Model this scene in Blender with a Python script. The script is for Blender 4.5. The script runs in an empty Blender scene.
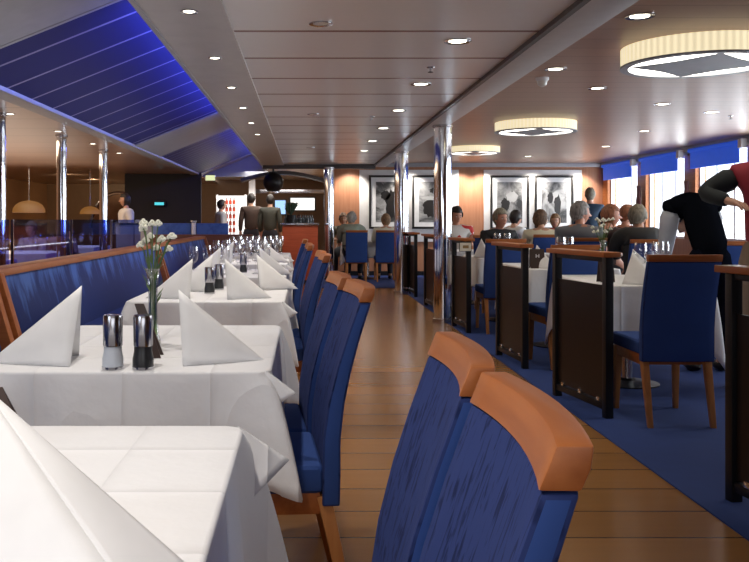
import bpy, bmesh, math, random
from mathutils import Vector, Matrix, Euler
random.seed(7)
sc = bpy.context.scene
COL = sc.collection
PI = math.pi
F, HC, VX, VY = 860.0, 1.18, 305.0, 220.0     # focal length in pixels, eye height, vanishing point

# ------------------------------------------------------------------ materials
def new_mat(name):
    m = bpy.data.materials.new(name); m.use_nodes = True
    nt = m.node_tree; b = nt.nodes['Principled BSDF']
    return m, nt, b

def N(nt, kind, **kw):
    n = nt.nodes.new(kind)
    for k, v in kw.items(): setattr(n, k, v)
    return n

def setp(b, **kw):
    names = dict(col='Base Color', rough='Roughness', metal='Metallic', sheen='Sheen Weight', spec='Specular IOR Level',
                 trans='Transmission Weight', ior='IOR', alpha='Alpha', emi='Emission Color', emis='Emission Strength',
                 coat='Coat Weight', coatr='Coat Roughness', sss='Subsurface Weight')
    for k, v in kw.items():
        if k in ('col', 'emi') and len(v) == 3: v = (*v, 1)
        b.inputs[names[k]].default_value = v

def simple(name, col, rough=.5, metal=0, **kw):
    m, nt, b = new_mat(name)
    # a little procedural variation so no surface is dead flat
    tc = N(nt, 'ShaderNodeTexCoord'); nz = N(nt, 'ShaderNodeTexNoise'); nz.inputs['Scale'].default_value = 9
    nz.inputs['Detail'].default_value = 3
    nt.links.new(tc.outputs['Object'], nz.inputs['Vector'])
    mx = N(nt, 'ShaderNodeMix', data_type='RGBA'); 
    mx.inputs[6].default_value = (*[c*.88 for c in col], 1); mx.inputs[7].default_value = (*[min(1, c*1.1) for c in col], 1)
    nt.links.new(nz.outputs['Fac'], mx.inputs[0]); nt.links.new(mx.outputs[2], b.inputs['Base Color'])
    setp(b, rough=rough, metal=metal, **kw)
    return m

def emit(name, col, s):
    m, nt, b = new_mat(name); setp(b, col=(.02, .02, .02), emi=col, emis=s, rough=.6); return m

def math_node(nt, op, a, bval=None, c=None):
    n = N(nt, 'ShaderNodeMath', operation=op)
    for i, v in enumerate((a, bval, c)):
        if v is None: continue
        if isinstance(v, (int, float)): n.inputs[i].default_value = v
        else: nt.links.new(v, n.inputs[i])
    return n.outputs[0]

def stripe(nt, coord, period, width, phase=0.0):
    """1 on a thin line every `period`"""
    a = math_node(nt, 'ADD', coord, phase + period*200)
    f = math_node(nt, 'MODULO', a, period)
    return math_node(nt, 'LESS_THAN', f, width)

def plank_mat(name, axis, period, width, base, seam, rough=.25, metal=0.0, vary=.15, grain_axis=None, phase=0.0, spec=.5, alt=None, coat=0, bump=.0):
    m, nt, b = new_mat(name)
    tc = N(nt, 'ShaderNodeTexCoord'); sp = N(nt, 'ShaderNodeSeparateXYZ')
    nt.links.new(tc.outputs['Object'], sp.inputs[0])
    c = sp.outputs['XYZ'.index(axis)]
    s = stripe(nt, c, period, width, phase)
    idx = math_node(nt, 'FLOOR', math_node(nt, 'DIVIDE', math_node(nt, 'ADD', c, phase + period*200), period))
    wn = N(nt, 'ShaderNodeTexWhiteNoise', noise_dimensions='1D'); nt.links.new(idx, wn.inputs['W'])
    mp = N(nt, 'ShaderNodeMapping'); nt.links.new(tc.outputs['Object'], mp.inputs[0])
    sc3 = [14, 14, 14]
    if grain_axis: sc3['XYZ'.index(grain_axis)] = 1.2
    mp.inputs['Scale'].default_value = sc3
    nz = N(nt, 'ShaderNodeTexNoise'); nz.inputs['Scale'].default_value = 1.5; nz.inputs['Detail'].default_value = 5
    nt.links.new(mp.outputs[0], nz.inputs['Vector'])
    k = math_node(nt, 'ADD', math_node(nt, 'MULTIPLY', wn.outputs[0], .55), math_node(nt, 'MULTIPLY', nz.outputs['Fac'], .45))
    mx = N(nt, 'ShaderNodeMix', data_type='RGBA')
    mx.inputs[6].default_value = (*[v*(1-vary) for v in base], 1)
    mx.inputs[7].default_value = (*(alt or [min(1, v*(1+vary)) for v in base]), 1)
    nt.links.new(k, mx.inputs[0])
    m2 = N(nt, 'ShaderNodeMix', data_type='RGBA'); nt.links.new(s, m2.inputs[0])
    nt.links.new(mx.outputs[2], m2.inputs[6]); m2.inputs[7].default_value = (*seam, 1)
    nt.links.new(m2.outputs[2], b.inputs['Base Color'])
    setp(b, rough=rough, metal=metal, spec=spec, coat=coat, coatr=.1)
    if metal:
        nt.links.new(math_node(nt, 'MULTIPLY', math_node(nt, 'SUBTRACT', 1.0, s), metal), b.inputs['Metallic'])
    if bump:
        bp = N(nt, 'ShaderNodeBump'); bp.inputs['Strength'].default_value = bump; bp.inputs['Distance'].default_value = .004
        nt.links.new(math_node(nt, 'SUBTRACT', 1.0, s), bp.inputs['Height']); nt.links.new(bp.outputs[0], b.inputs['Normal'])
    return m

def wood_mat(name, base, dark, axis='X', rough=.3, scale=1.0):
    m, nt, b = new_mat(name)
    tc = N(nt, 'ShaderNodeTexCoord'); mp = N(nt, 'ShaderNodeMapping'); nt.links.new(tc.outputs['Object'], mp.inputs[0])
    s = [40*scale]*3; s['XYZ'.index(axis)] = 3*scale; mp.inputs['Scale'].default_value = s
    nz = N(nt, 'ShaderNodeTexNoise'); nz.inputs['Scale'].default_value = 1; nz.inputs['Detail'].default_value = 6
    nt.links.new(mp.outputs[0], nz.inputs['Vector'])
    cr = N(nt, 'ShaderNodeValToRGB'); cr.color_ramp.elements[0].color = (*dark, 1); cr.color_ramp.elements[1].color = (*base, 1)
    cr.color_ramp.elements[0].position = .3; cr.color_ramp.elements[1].position = .65
    nt.links.new(nz.outputs['Fac'], cr.inputs[0]); nt.links.new(cr.outputs[0], b.inputs['Base Color'])
    setp(b, rough=rough+.12, spec=.35)
    return m

def fabric_mat(name, dark, light, band=22.0, axis='X', dist=5.0, thr=(.35, .62), sheen=.25):
    """blue upholstery with wandering dark lines"""
    m, nt, b = new_mat(name)
    tc = N(nt, 'ShaderNodeTexCoord'); mp = N(nt, 'ShaderNodeMapping'); nt.links.new(tc.outputs['Object'], mp.inputs[0])
    mp.inputs['Scale'].default_value = (1, 1, .22) if axis == 'X' else (.22, 1, 1)
    wv = N(nt, 'ShaderNodeTexWave', wave_type='BANDS', bands_direction='X'); wv.inputs['Scale'].default_value = band
    wv.inputs['Distortion'].default_value = dist; wv.inputs['Detail'].default_value = 3; wv.inputs['Detail Scale'].default_value = 1.6
    nt.links.new(mp.outputs[0], wv.inputs['Vector'])
    cr = N(nt, 'ShaderNodeValToRGB'); cr.color_ramp.elements[0].color = (*dark, 1); cr.color_ramp.elements[1].color = (*light, 1)
    cr.color_ramp.elements[0].position = thr[0]; cr.color_ramp.elements[1].position = thr[1]
    nt.links.new(wv.outputs['Fac'], cr.inputs[0]); nt.links.new(cr.outputs[0], b.inputs['Base Color'])
    setp(b, rough=.75, sheen=sheen, spec=.25)
    return m

def chair_fabric():
    """navy upholstery crossed by wandering darker strokes"""
    m, nt, b = new_mat('chair_blue_fabric')
    tc = N(nt, 'ShaderNodeTexCoord'); mp = N(nt, 'ShaderNodeMapping'); nt.links.new(tc.outputs['Object'], mp.inputs[0])
    mp.inputs['Rotation'].default_value = (0, .16, 0); mp.inputs['Scale'].default_value = (80, 10, 15)
    nz = N(nt, 'ShaderNodeTexNoise'); nz.inputs['Scale'].default_value = 1; nz.inputs['Detail'].default_value = 3; nz.inputs['Distortion'].default_value = 1.1
    nt.links.new(mp.outputs[0], nz.inputs['Vector'])
    cr = N(nt, 'ShaderNodeValToRGB'); e = cr.color_ramp.elements
    e[0].position = .36; e[0].color = (.010, .017, .070, 1); e[1].position = .46; e[1].color = (.025, .041, .145, 1)
    nt.links.new(nz.outputs['Fac'], cr.inputs[0]); nt.links.new(cr.outputs[0], b.inputs['Base Color'])
    setp(b, rough=.85, spec=.15)
    return m

def bench_mat():
    m, nt, b = new_mat('bench_velvet')
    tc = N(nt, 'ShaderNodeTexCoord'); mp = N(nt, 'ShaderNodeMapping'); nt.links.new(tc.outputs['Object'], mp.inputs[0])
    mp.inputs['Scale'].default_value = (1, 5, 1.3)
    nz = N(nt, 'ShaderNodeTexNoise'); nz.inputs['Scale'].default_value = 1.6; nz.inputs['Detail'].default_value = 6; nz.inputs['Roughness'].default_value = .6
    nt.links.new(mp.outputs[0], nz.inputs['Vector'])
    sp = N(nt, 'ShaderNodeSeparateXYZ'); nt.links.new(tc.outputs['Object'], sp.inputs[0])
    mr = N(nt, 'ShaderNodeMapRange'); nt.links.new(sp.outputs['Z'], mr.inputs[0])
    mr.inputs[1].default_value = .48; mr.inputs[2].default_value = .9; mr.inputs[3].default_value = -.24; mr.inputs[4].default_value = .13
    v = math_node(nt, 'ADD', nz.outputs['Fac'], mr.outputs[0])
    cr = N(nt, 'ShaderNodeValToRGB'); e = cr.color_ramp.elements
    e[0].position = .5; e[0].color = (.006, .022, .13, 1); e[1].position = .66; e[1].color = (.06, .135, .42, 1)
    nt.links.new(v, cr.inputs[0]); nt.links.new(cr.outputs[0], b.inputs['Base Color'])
    setp(b, rough=.6, sheen=.05, spec=.3)
    return m

def cloth_mat(name='white_cloth', col=(.83, .83, .85)):
    m, nt, b = new_mat(name)
    tc = N(nt, 'ShaderNodeTexCoord'); sp = N(nt, 'ShaderNodeSeparateXYZ'); nt.links.new(tc.outputs['Object'], sp.inputs[0])
    hs = []
    for ax, ph in (('X', 0), ('Y', .05)):
        a = math_node(nt, 'PINGPONG', math_node(nt, 'ADD', sp.outputs['XYZ'.index(ax)], 20+ph), .125)
        hs.append(math_node(nt, 'POWER', math_node(nt, 'SUBTRACT', 1.0, math_node(nt, 'DIVIDE', a, .125)), 11))
    nz = N(nt, 'ShaderNodeTexNoise'); nz.inputs['Scale'].default_value = 7; nz.inputs['Detail'].default_value = 4
    nt.links.new(tc.outputs['Object'], nz.inputs['Vector'])
    h = math_node(nt, 'ADD', math_node(nt, 'ADD', hs[0], hs[1]), math_node(nt, 'MULTIPLY', nz.outputs['Fac'], 1.6))
    bp = N(nt, 'ShaderNodeBump'); bp.inputs['Strength'].default_value = .5; bp.inputs['Distance'].default_value = .010
    nt.links.new(h, bp.inputs['Height']); nt.links.new(bp.outputs[0], b.inputs['Normal'])
    setp(b, col=col, rough=.75, sheen=.15, spec=.25)
    return m

def glass_mat(name, tint=(1, 1, 1), gloss=.12, rough=.02, edge=.6):
    """thin glass: see-through with a fresnel reflection"""
    m, nt, b = new_mat(name); nt.nodes.remove(b)
    out = nt.nodes['Material Output']
    tr = N(nt, 'ShaderNodeBsdfTransparent'); tr.inputs[0].default_value = (*tint, 1)
    gl = N(nt, 'ShaderNodeBsdfGlossy'); gl.inputs['Roughness'].default_value = rough
    lw = N(nt, 'ShaderNodeLayerWeight'); lw.inputs[0].default_value = .35
    fac = math_node(nt, 'ADD', math_node(nt, 'MULTIPLY', lw.outputs['Facing'], edge), gloss)
    mx = N(nt, 'ShaderNodeMixShader'); nt.links.new(fac, mx.inputs[0]); nt.links.new(tr.outputs[0], mx.inputs[1]); nt.links.new(gl.outputs[0], mx.inputs[2])
    nt.links.new(mx.outputs[0], out.inputs[0])
    return m

def print_mat(name, seed, tones):
    """black and white photographic print: soft abstract masses"""
    m, nt, b = new_mat(name)
    tc = N(nt, 'ShaderNodeTexCoord'); mp = N(nt, 'ShaderNodeMapping'); nt.links.new(tc.outputs['Object'], mp.inputs[0])
    mp.inputs['Location'].default_value = (seed*3.1, seed*1.7, seed*.9)
    nz = N(nt, 'ShaderNodeTexNoise'); nz.inputs['Scale'].default_value = 3.2; nz.inputs['Detail'].default_value = 7; nz.inputs['Roughness'].default_value = .62
    nz.inputs['Distortion'].default_value = .8
    nt.links.new(mp.outputs[0], nz.inputs['Vector'])
    cr = N(nt, 'ShaderNodeValToRGB'); e = cr.color_ramp.elements
    e[0].position = .40; e[0].color = (*[tones[0]]*3, 1); e[1].position = .62; e[1].color = (*[tones[1]]*3, 1)
    nt.links.new(nz.outputs['Fac'], cr.inputs[0]); nt.links.new(cr.outputs[0], b.inputs['Base Color'])
    setp(b, rough=.4)
    return m

M = {}
M['floor'] = plank_mat('floor_planks', 'Y', .29, .009, (.33, .155, .048), (.05, .022, .010), rough=.22, vary=.22, grain_axis='X', spec=.6, bump=.2)
M['carpet'] = simple('blue_carpet', (.008, .033, .17), .95)
M['ceil_mid'] = plank_mat('ceiling_metal_planks', 'Y', .85, .045, (.86, .86, .86), (.17, .045, .028), rough=.30, metal=.2, vary=.05, phase=.02, bump=.3)
M['ceil_strip'] = simple('ceiling_grey_strip', (.52, .50, .49), .38, .2)
M['ceil_beam'] = simple('beam_pale_grey', (.6, .6, .6), .4, .2)
M['beam_dark'] = simple('beam_dark_edge', (.05, .04, .04), .4, .2)
M['ceil_right'] = plank_mat('ceiling_brown_planks', 'Y', .30, .008, (.40, .235, .16), (.15, .08, .05), rough=.36, metal=.15, vary=.08, spec=.4)
M['ceil_left'] = plank_mat('ceiling_dark_planks', 'Y', .85, .02, (.42, .30, .24), (.10, .055, .045), rough=.28, metal=.25, vary=.1)
M['panel_blue'] = plank_mat('blue_ceiling_slats', 'Y', .6, .035, (.014, .019, .13), (.28, .27, .44), rough=.6, metal=0, vary=.12, spec=.2)
M['panel_blue2'] = plank_mat('blue_ceiling_fine_slats', 'Y', .3, .03, (.012, .017, .11), (.20, .23, .4), rough=.45, metal=.1, vary=.12, spec=.3)
M['grey_trim'] = simple('grey_trim', (.36, .37, .40), .42, .2)
M['wall_orange'] = wood_mat('wall_orange_wood', (.46, .215, .12), (.39, .17, .09), 'Z', .3, .5)
M['wall_dark'] = simple('wall_dark_brown', (.20, .11, .055), .5)
M['wall_black'] = simple('wall_black', (.012, .011, .011), .6)
M['wall_left'] = simple('wall_left_brown', (.34, .17, .075), .45)
M['white_panel'] = simple('white_wall_panel', (.80, .79, .78), .5)
M['white_paint'] = simple('white_paint', (.8, .8, .82), .4)
M['chrome'] = simple('polished_chrome', (.80, .84, .90), .07, 1.0)
M['steel'] = simple('brushed_steel', (.50, .50, .53), .2, 1.0)
M['wood'] = wood_mat('cherry_wood', (.42, .135, .036), (.33, .095, .024), 'X', .28)
M['wood_y'] = wood_mat('cherry_wood_lengthwise', (.46, .16, .05), (.36, .11, .028), 'Y', .3)
M['wood_leg'] = wood_mat('chair_leg_wood', (.50, .215, .07), (.40, .15, .045), 'Z', .32)
M['blue'] = chair_fabric()
M['blue_plain'] = simple('chair_blue_plain', (.030, .070, .25), .85, spec=.2)
M['blue_seat'] = simple('seat_blue_fabric', (.016, .034, .17), .8, sheen=.2)
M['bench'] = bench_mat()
M['cloth'] = cloth_mat()
M['napkin'] = simple('white_napkin', (.86, .86, .87), .8, sheen=.1)
M['black'] = simple('satin_black', (.010, .010, .012), .4, spec=.3)
M['smoke'] = simple('dark_smoked_panel', (.018, .012, .011), .35, spec=.25)
M['glass'] = glass_mat('clear_glass')
M['window_glass'] = glass_mat('window_glass', (1, 1, 1), .03, edge=.25)
M['blue_glass'] = glass_mat('blue_screen_glass', (.46, .55, .95), .05, .05, edge=.25)
M['salt'] = simple('mill_white_salt', (.72, .78, .86), .3)
M['pepper'] = simple('mill_dark_pepper', (.03, .032, .035), .3)
M['stem'] = simple('flower_stem_green', (.10, .17, .05), .6)
M['petal'] = simple('white_petals', (.85, .85, .74), .7)
M['menu'] = simple('menu_brown_leather', (.05, .03, .025), .4)
M['paper'] = simple('cream_paper', (.8, .76, .62), .7)
M['blind'] = simple('roller_blind_blue', (.035, .11, .60), .7, emi=(.03, .12, .8), emis=.4)  # faint emission stands in for daylight glowing through the fabric
M['shade'] = None
M['frame_black'] = simple('picture_frame_black', (.015, .013, .012), .35)
M['mat_white'] = simple('picture_mat_white', (.82, .82, .82), .6)
M['lamp_white'] = emit('lamp_diffuser', (1, .95, .82), 7)
M['spot_on'] = emit('downlight_lens', (1, .93, .75), 7)
M['spot_dim'] = simple('downlight_lens_off', (.7, .68, .64), .3)
M['orange_glow'] = emit('amber_lamp_shade', (1, .40, .08), .22)
M['white_glow'] = emit('lit_white_panel', (1, .97, .93), 1.5)
M['screen_blue'] = emit('screen_blue', (.35, .6, 1), 1.3)
M['screen_teal'] = emit('screen_teal', (.1, .75, .85), 1.0)
M['exit_glow'] = emit('exit_sign_glow', (.78, .85, .45), 1.0)
M['red_wood'] = wood_mat('bar_red_wood', (.55, .11, .045), (.45, .085, .035), 'X', .3)
M['red'] = simple('bottle_red', (.45, .06, .03), .3)
M['bottle'] = simple('bottle_dark', (.06, .07, .08), .15)

def drum_mat():
    m, nt, b = new_mat('pleated_lampshade')
    tc = N(nt, 'ShaderNodeTexCoord'); sp = N(nt, 'ShaderNodeSeparateXYZ'); nt.links.new(tc.outputs['Object'], sp.inputs[0])
    ang = math_node(nt, 'ARCTAN2', sp.outputs['Y'], sp.outputs['X'])
    wv = math_node(nt, 'SINE', math_node(nt, 'MULTIPLY', ang, 70.0))
    f = math_node(nt, 'MULTIPLY_ADD', wv, .12, .8)
    nt.links.new(f, b.inputs['Emission Strength'])
    setp(b, col=(.75, .66, .42), emi=(1.0, .87, .58), rough=.8)
    return m
M['shade'] = drum_mat()

# ------------------------------------------------------------------ mesh helpers
class MB:
    def __init__(s): s.v = []; s.f = []; s.mi = []
    def add(s, verts, faces, mi=0):
        o = len(s.v); s.v += [tuple(p) for p in verts]; s.f += [tuple(i+o for i in f) for f in faces]; s.mi += [mi]*len(faces); return s
    def box(s, x0, x1, y0, y1, z0, z1, mi=0):
        v = [(x, y, z) for z in (z0, z1) for y in (y0, y1) for x in (x0, x1)]
        return s.add(v, [(0, 2, 3, 1), (4, 5, 7, 6), (0, 1, 5, 4), (2, 6, 7, 3), (0, 4, 6, 2), (1, 3, 7, 5)], mi)
    def bar(s, p, q, w, h=None, mi=0, w2=None, h2=None):
        """tapered square bar from p to q"""
        p, q = Vector(p), Vector(q); h = h or w; w2 = w2 or w; h2 = h2 or h
        d = (q-p).normalized(); up = Vector((0, 1, 0)) if abs(d.z) > .8 else Vector((0, 0, 1))
        a = d.cross(up).normalized(); b = a.cross(d)
        v = [p+a*x*w/2+b*y*h/2 for x, y in ((-1, -1), (1, -1), (1, 1), (-1, 1))] + [q+a*x*w2/2+b*y*h2/2 for x, y in ((-1, -1), (1, -1), (1, 1), (-1, 1))]
        return s.add(v, [(3, 2, 1, 0), (4, 5, 6, 7)] + [(i, (i+1) % 4, 4+(i+1) % 4, 4+i) for i in range(4)], mi)
    def lathe(s, prof, c=(0, 0, 0), n=24, mi=0, cap=True):
        v = []; f = []
        for r, z in prof:
            for i in range(n):
                a = 2*PI*i/n; v.append((c[0]+r*math.cos(a), c[1]+r*math.sin(a), c[2]+z))
        for k in range(len(prof)-1):
            for i in range(n):
                j = (i+1) % n; f.append((k*n+i, k*n+j, (k+1)*n+j, (k+1)*n+i))
        if cap:
            f.append(tuple(range(n-1, -1, -1))); f.append(tuple((len(prof)-1)*n+i for i in range(n)))
        return s.add(v, f, mi)
    def tube(s, path, r, n=8, mi=0, r2=None):
        path = [Vector(p) for p in path]; v = []; f = []
        for k, p in enumerate(path):
            d = (path[min(k+1, len(path)-1)]-path[max(k-1, 0)]).normalized()
            up = Vector((0, 0, 1)) if abs(d.z) < .9 else Vector((1, 0, 0))
            a = d.cross(up).normalized(); b = d.cross(a)
            rr = r if r2 is None else r+(r2-r)*k/(len(path)-1)
            for i in range(n):
                t = 2*PI*i/n; v.append(p+a*rr*math.cos(t)+b*rr*math.sin(t))
        for k in range(len(path)-1):
            for i in range(n):
                j = (i+1) % n; f.append((k*n+i, k*n+j, (k+1)*n+j, (k+1)*n+i))
        f.append(tuple(range(n-1, -1, -1))); f.append(tuple((len(path)-1)*n+i for i in range(n)))
        return s.add(v, f, mi)
    def sphere(s, c, r, mi=0, n=10, m=7):
        if not hasattr(r, '__len__'): r = (r, r, r)
        v = [(c[0], c[1], c[2]-r[2])]; f = []
        for k in range(1, m):
            t = -PI/2+PI*k/m
            for i in range(n):
                a = 2*PI*i/n; v.append((c[0]+r[0]*math.cos(t)*math.cos(a), c[1]+r[1]*math.cos(t)*math.sin(a), c[2]+r[2]*math.sin(t)))
        v.append((c[0], c[1], c[2]+r[2])); L = len(v)-1
        for i in range(n):
            j = (i+1) % n; f.append((0, 1+j, 1+i)); f.append((L, L-n+i, L-n+j))
            for k in range(m-2): f.append((1+k*n+i, 1+k*n+j, 1+(k+1)*n+j, 1+(k+1)*n+i))
        return s.add(v, f, mi)
    def grid(s, rows, mi=0, closed=False):
        n = len(rows[0]); v = [p for r in rows for p in r]; f = []
        for k in range(len(rows)-1):
            for i in range(n if closed else n-1):
                j = (i+1) % n; f.append((k*n+i, k*n+j, (k+1)*n+j, (k+1)*n+i))
        return s.add(v, f, mi)
    def build(s, name, mats, parent=None, smooth=False, bevel=0, seg=2, solid=0, subsurf=0, angle=35):
        me = bpy.data.meshes.new(name); me.from_pydata(s.v, [], s.f)
        if not isinstance(mats, (list, tuple)): mats = [mats]
        for m in mats: me.materials.append(m)
        me.polygons.foreach_set('material_index', s.mi)
        bm = bmesh.new(); bm.from_mesh(me)
        bmesh.ops.recalc_face_normals(bm, faces=bm.faces)
        if bevel:
            ed = [e for e in bm.edges if len(e.link_faces) == 2 and e.calc_face_angle(0) > .6]
            bmesh.ops.bevel(bm, geom=ed, offset=bevel, segments=seg, profile=.6, affect='EDGES', clamp_overlap=True)
        bm.to_mesh(me); bm.free()
        if smooth or bevel:
            me.polygons.foreach_set('use_smooth', [True]*len(me.polygons))
            me.set_sharp_from_angle(angle=math.radians(angle)) if hasattr(me, 'set_sharp_from_angle') else None
        me.update()
        o = bpy.data.objects.new(name, me); COL.objects.link(o)
        if parent: o.parent = parent
        if solid:
            md = o.modifiers.new('solid', 'SOLIDIFY'); md.thickness = solid; md.offset = 0
        if subsurf:
            md = o.modifiers.new('sub', 'SUBSURF'); md.levels = md.render_levels = subsurf
        return o

def tag(o, label=None, cat=None, group=None, kind=None):
    for k, v in (('label', label), ('category', cat), ('group', group), ('kind', kind)):
        if v: o[k] = v
    return o
def thing(name, label, cat, loc=(0, 0, 0), rz=0, group=None):
    o = bpy.data.objects.new(name, None); o.empty_display_size = .1; COL.objects.link(o)
    o.location = loc; o.rotation_euler = (0, 0, rz)
    return tag(o, label, cat, group)
def children(o): return KIDS.get(o.name, []) 
def copy_tree(o, loc, rz=0, label=None, group=None, parent=None):
    c = o.copy(); COL.objects.link(c)
    if parent: c.parent = parent
    else:
        c.scale = (1, 1, 1); c.location = loc; c.rotation_euler = (0, 0, rz)
        if label: c['label'] = label
        if group: c['group'] = group
    for ch in [x for x in list(bpy.data.objects) if x.parent == o]:
        copy_tree(ch, None, parent=c)
    return c
class Proto:
    """first use moves the original, later uses copy it"""
    def __init__(s, root): s.root = root; s.used = False
    def put(s, loc, rz=0, label=None, group=None):
        if not s.used:
            s.used = True; o = s.root; o.location = loc; o.scale = (1, 1, 1); o.rotation_euler = (0, 0, rz)
            if label: o['label'] = label
            if group: o['group'] = group
            return o
        return copy_tree(s.root, loc, rz, label, group)
def struct(name, mb, mat, parent=None, **kw):
    o = mb.build(name, mat, parent, **kw)
    if parent is None: o['kind'] = 'structure'
    return o

# ------------------------------------------------------------------ the room shell
YB, XR, XL, Y0 = 18.2, 6.35, -7.2, -2.2
ZL, ZC, ZR = 2.18, 2.30, 2.38
struct('floor', MB().box(XL, XR, Y0, 24, -.1, 0), M['floor'])
c = MB(); c.box(1.63, XR, Y0, YB, 0, .006); c.box(.25, 1.63, 14.9, YB, 0, .006)
struct('floor_carpet', c, M['carpet'])
struct('ceiling', MB().box(-.42, 1.40, Y0, 17.3, ZC, ZC+.06), M['ceil_mid'])
struct('ceiling_strip', MB().box(-.85, -.42, Y0, 17.3, ZC-.02, ZC+.06), M['ceil_strip'])
struct('ceiling_right', MB().box(1.66, XR, Y0, YB, ZR, ZR+.06), M['ceil_right'])
struct('ceiling_left', MB().box(XL, -2.45, Y0, 24, ZL, ZL+.06), M['ceil_left'])
struct('ceiling_rear', MB().box(-.85, 1.7, 17.3, 24, ZC, ZC+.08).box(-2.45, -.85, 19.3, 24, ZC, ZC+.08), M['ceil_mid'])
struct('trim_1', MB().box(1.42, 1.66, Y0, 17.3, ZC-.03, ZR+.06), M['ceil_beam'], bevel=.004)
struct('trim_2', MB().box(1.385, 1.42, Y0, 17.3, ZC-.03, ZC+.05), M['beam_dark'])
struct('trim_3', MB().box(-2.47, -2.29, Y0, 19.3, ZL-.02, ZL+.10), M['grey_trim'], bevel=.004)      # lower rim of the blue trough
t4 = MB(); t4.box(-.88, -.85, Y0, 19.3, ZC-.03, 2.72); struct('trim_4', t4, M['grey_trim'])        # upper rim of the trough
# sloping trough: grey plates and two blue slatted sections
def slope(y0, y1, dz=0.0, t=.02, xa=-2.30, xb=-1.08):
    za, zb = ZL+.01+dz, ZL+.01+dz+.4*(xb-xa)
    v = [(x, y, z+k) for k in (0, t) for (x, z) in ((xa, za), (xb, zb)) for y in (y0, y1)]
    return v, [(0, 1, 3, 2), (4, 6, 7, 5), (0, 4, 5, 1), (2, 3, 7, 6), (0, 2, 6, 4), (1, 5, 7, 3)]
tr = MB()
for a, b in ((Y0, 5.6), (11.6, 13.6), (18.7, 19.3)): tr.add(*slope(a, b, -.012))
tr.add([(-1.09, Y0, 2.66), (-1.09, 19.3, 2.66), (-.86, 19.3, 2.72), (-.86, Y0, 2.72)], [(0, 1, 2, 3)])
tr.box(-2.47, -.83, 19.28, 19.36, ZL-.03, 2.78)
struct('ceiling_trough', tr, M['grey_trim'])
for (a, b, mat, lab) in ((5.6, 11.6, 'panel_blue', 'large blue slatted ceiling panel sloping over the bench, nearest one'),
                         (13.6, 18.7, 'panel_blue2', 'smaller blue slatted ceiling panel beyond the grey crossbeam')):
    p = thing('blue_ceiling_panel', lab, 'ceiling panel', (0, 0, 0), group='blue ceiling panels')
    MB().add(*slope(a, b, .0)).build('slat_panel', M[mat], p)
    e = MB()
    for y in (a, b): e.add(*slope(y-.02, y+.02, -.016))
    e.build('panel_edge', M['grey_trim'], p)
# walls
wb = MB(); wb.box(.62, XR, YB, YB+.1, 0, ZR+.05); struct('wall_back', wb, M['wall_orange'])
struct('wall_bar_side', MB().box(.60, .72, YB+.1, 24, 0, ZR+.1), M['wall_dark'])
struct('wall_far', MB().box(XL, 1.7, 24, 24.1, 0, ZR+.2), M['wall_dark'])
struct('wall_rear', MB().box(XL, XR, Y0-.1, Y0, 0, 2.8), M['wall_orange'])
struct('wall_left', MB().box(XL-.1, XL, Y0, 24, 0, ZL+.1), M['wall_left'])
# right wall with windows
WIN = [(16.3, 17.9), (14.28, 15.9), (12.25, 13.88), (10.2, 11.85), (8.15, 9.8), (6.1, 7.75), (4.05, 5.7)]
SILL, HEAD = .86, 2.26
wr = MB(); wr.box(XR, XR+.12, Y0, YB, 0, SILL); wr.box(XR, XR+.12, Y0, YB, HEAD, ZR+.05)
struct('wall_right', wr, M['wall_orange'])
ys = sorted([y for w in WIN for y in w]); edges = [Y0]+ys+[YB]
wp = MB()
for i in range(0, len(edges), 2): wp.box(XR-.05, XR+.12, edges[i], edges[i+1], SILL, HEAD)
struct('wall_right_posts', wp, M['wood_y'])
for i, (a, b) in enumerate(WIN):
    fr = MB(); fr.box(XR+.02, XR+.08, a, b, SILL, SILL+.04); fr.box(XR+.02, XR+.08, a, b, HEAD-.04, HEAD)
    for y in (a, b-.03): fr.box(XR+.02, XR+.08, y, y+.04, SILL, HEAD)
    for k in (1, 2): y = a+(b-a)*k/3; fr.box(XR+.04, XR+.06, y-.018, y+.018, SILL, HEAD)
    w = struct(f'window_{i+1}', fr, M['white_paint'])
    MB().box(XR+.048, XR+.052, a, b, SILL, HEAD).build('pane', M['window_glass'], w)
struct('trim_5', MB().box(XR-.12, XR, Y0, YB, ZR-.10, ZR+.02), M['grey_trim'], bevel=.01)
struct('trim_6', MB().box(.62, XR-.12, YB-.10, YB, ZR-.08, ZR+.02), M['grey_trim'], bevel=.01)
struct('trim_7', MB().box(-.85, 1.42, 17.28, 17.4, ZC-.09, ZC+.14), M['beam_dark'], bevel=.01)
struct('baseboard_back', MB().box(.62, XR, YB-.02, YB, 0, .1), M['black'])

# roller blinds
for i, (a, b) in enumerate(WIN):
    lab = ['blue roller blind on the window nearest the back wall', 'blue roller blind on the second window from the back wall',
           'blue roller blind on the third window from the back wall', 'blue roller blind on a window outside the frame',
           'blue roller blind on a window outside the frame', '', ''][i]
    if i > 2: continue
    t = thing('roller_blind', lab, 'blind', (XR-.17, (a+b)/2, 2.0), group='blue roller blinds')
    h = (b-a)/2
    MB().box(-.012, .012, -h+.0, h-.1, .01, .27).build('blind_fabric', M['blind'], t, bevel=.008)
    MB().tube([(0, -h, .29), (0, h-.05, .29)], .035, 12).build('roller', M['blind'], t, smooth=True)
    br = MB(); br.box(-.04, .05, -h-.14, -h-.04, .20, .33); br.box(-.02, .17, -h-.11, -h-.06, .24, .29)
    br.build('bracket', M['white_paint'], t, bevel=.006)
    MB().box(-.014, .014, -h, h-.1, 0, .018).build('bottom_bar', M['blind'], t, bevel=.004)
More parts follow.
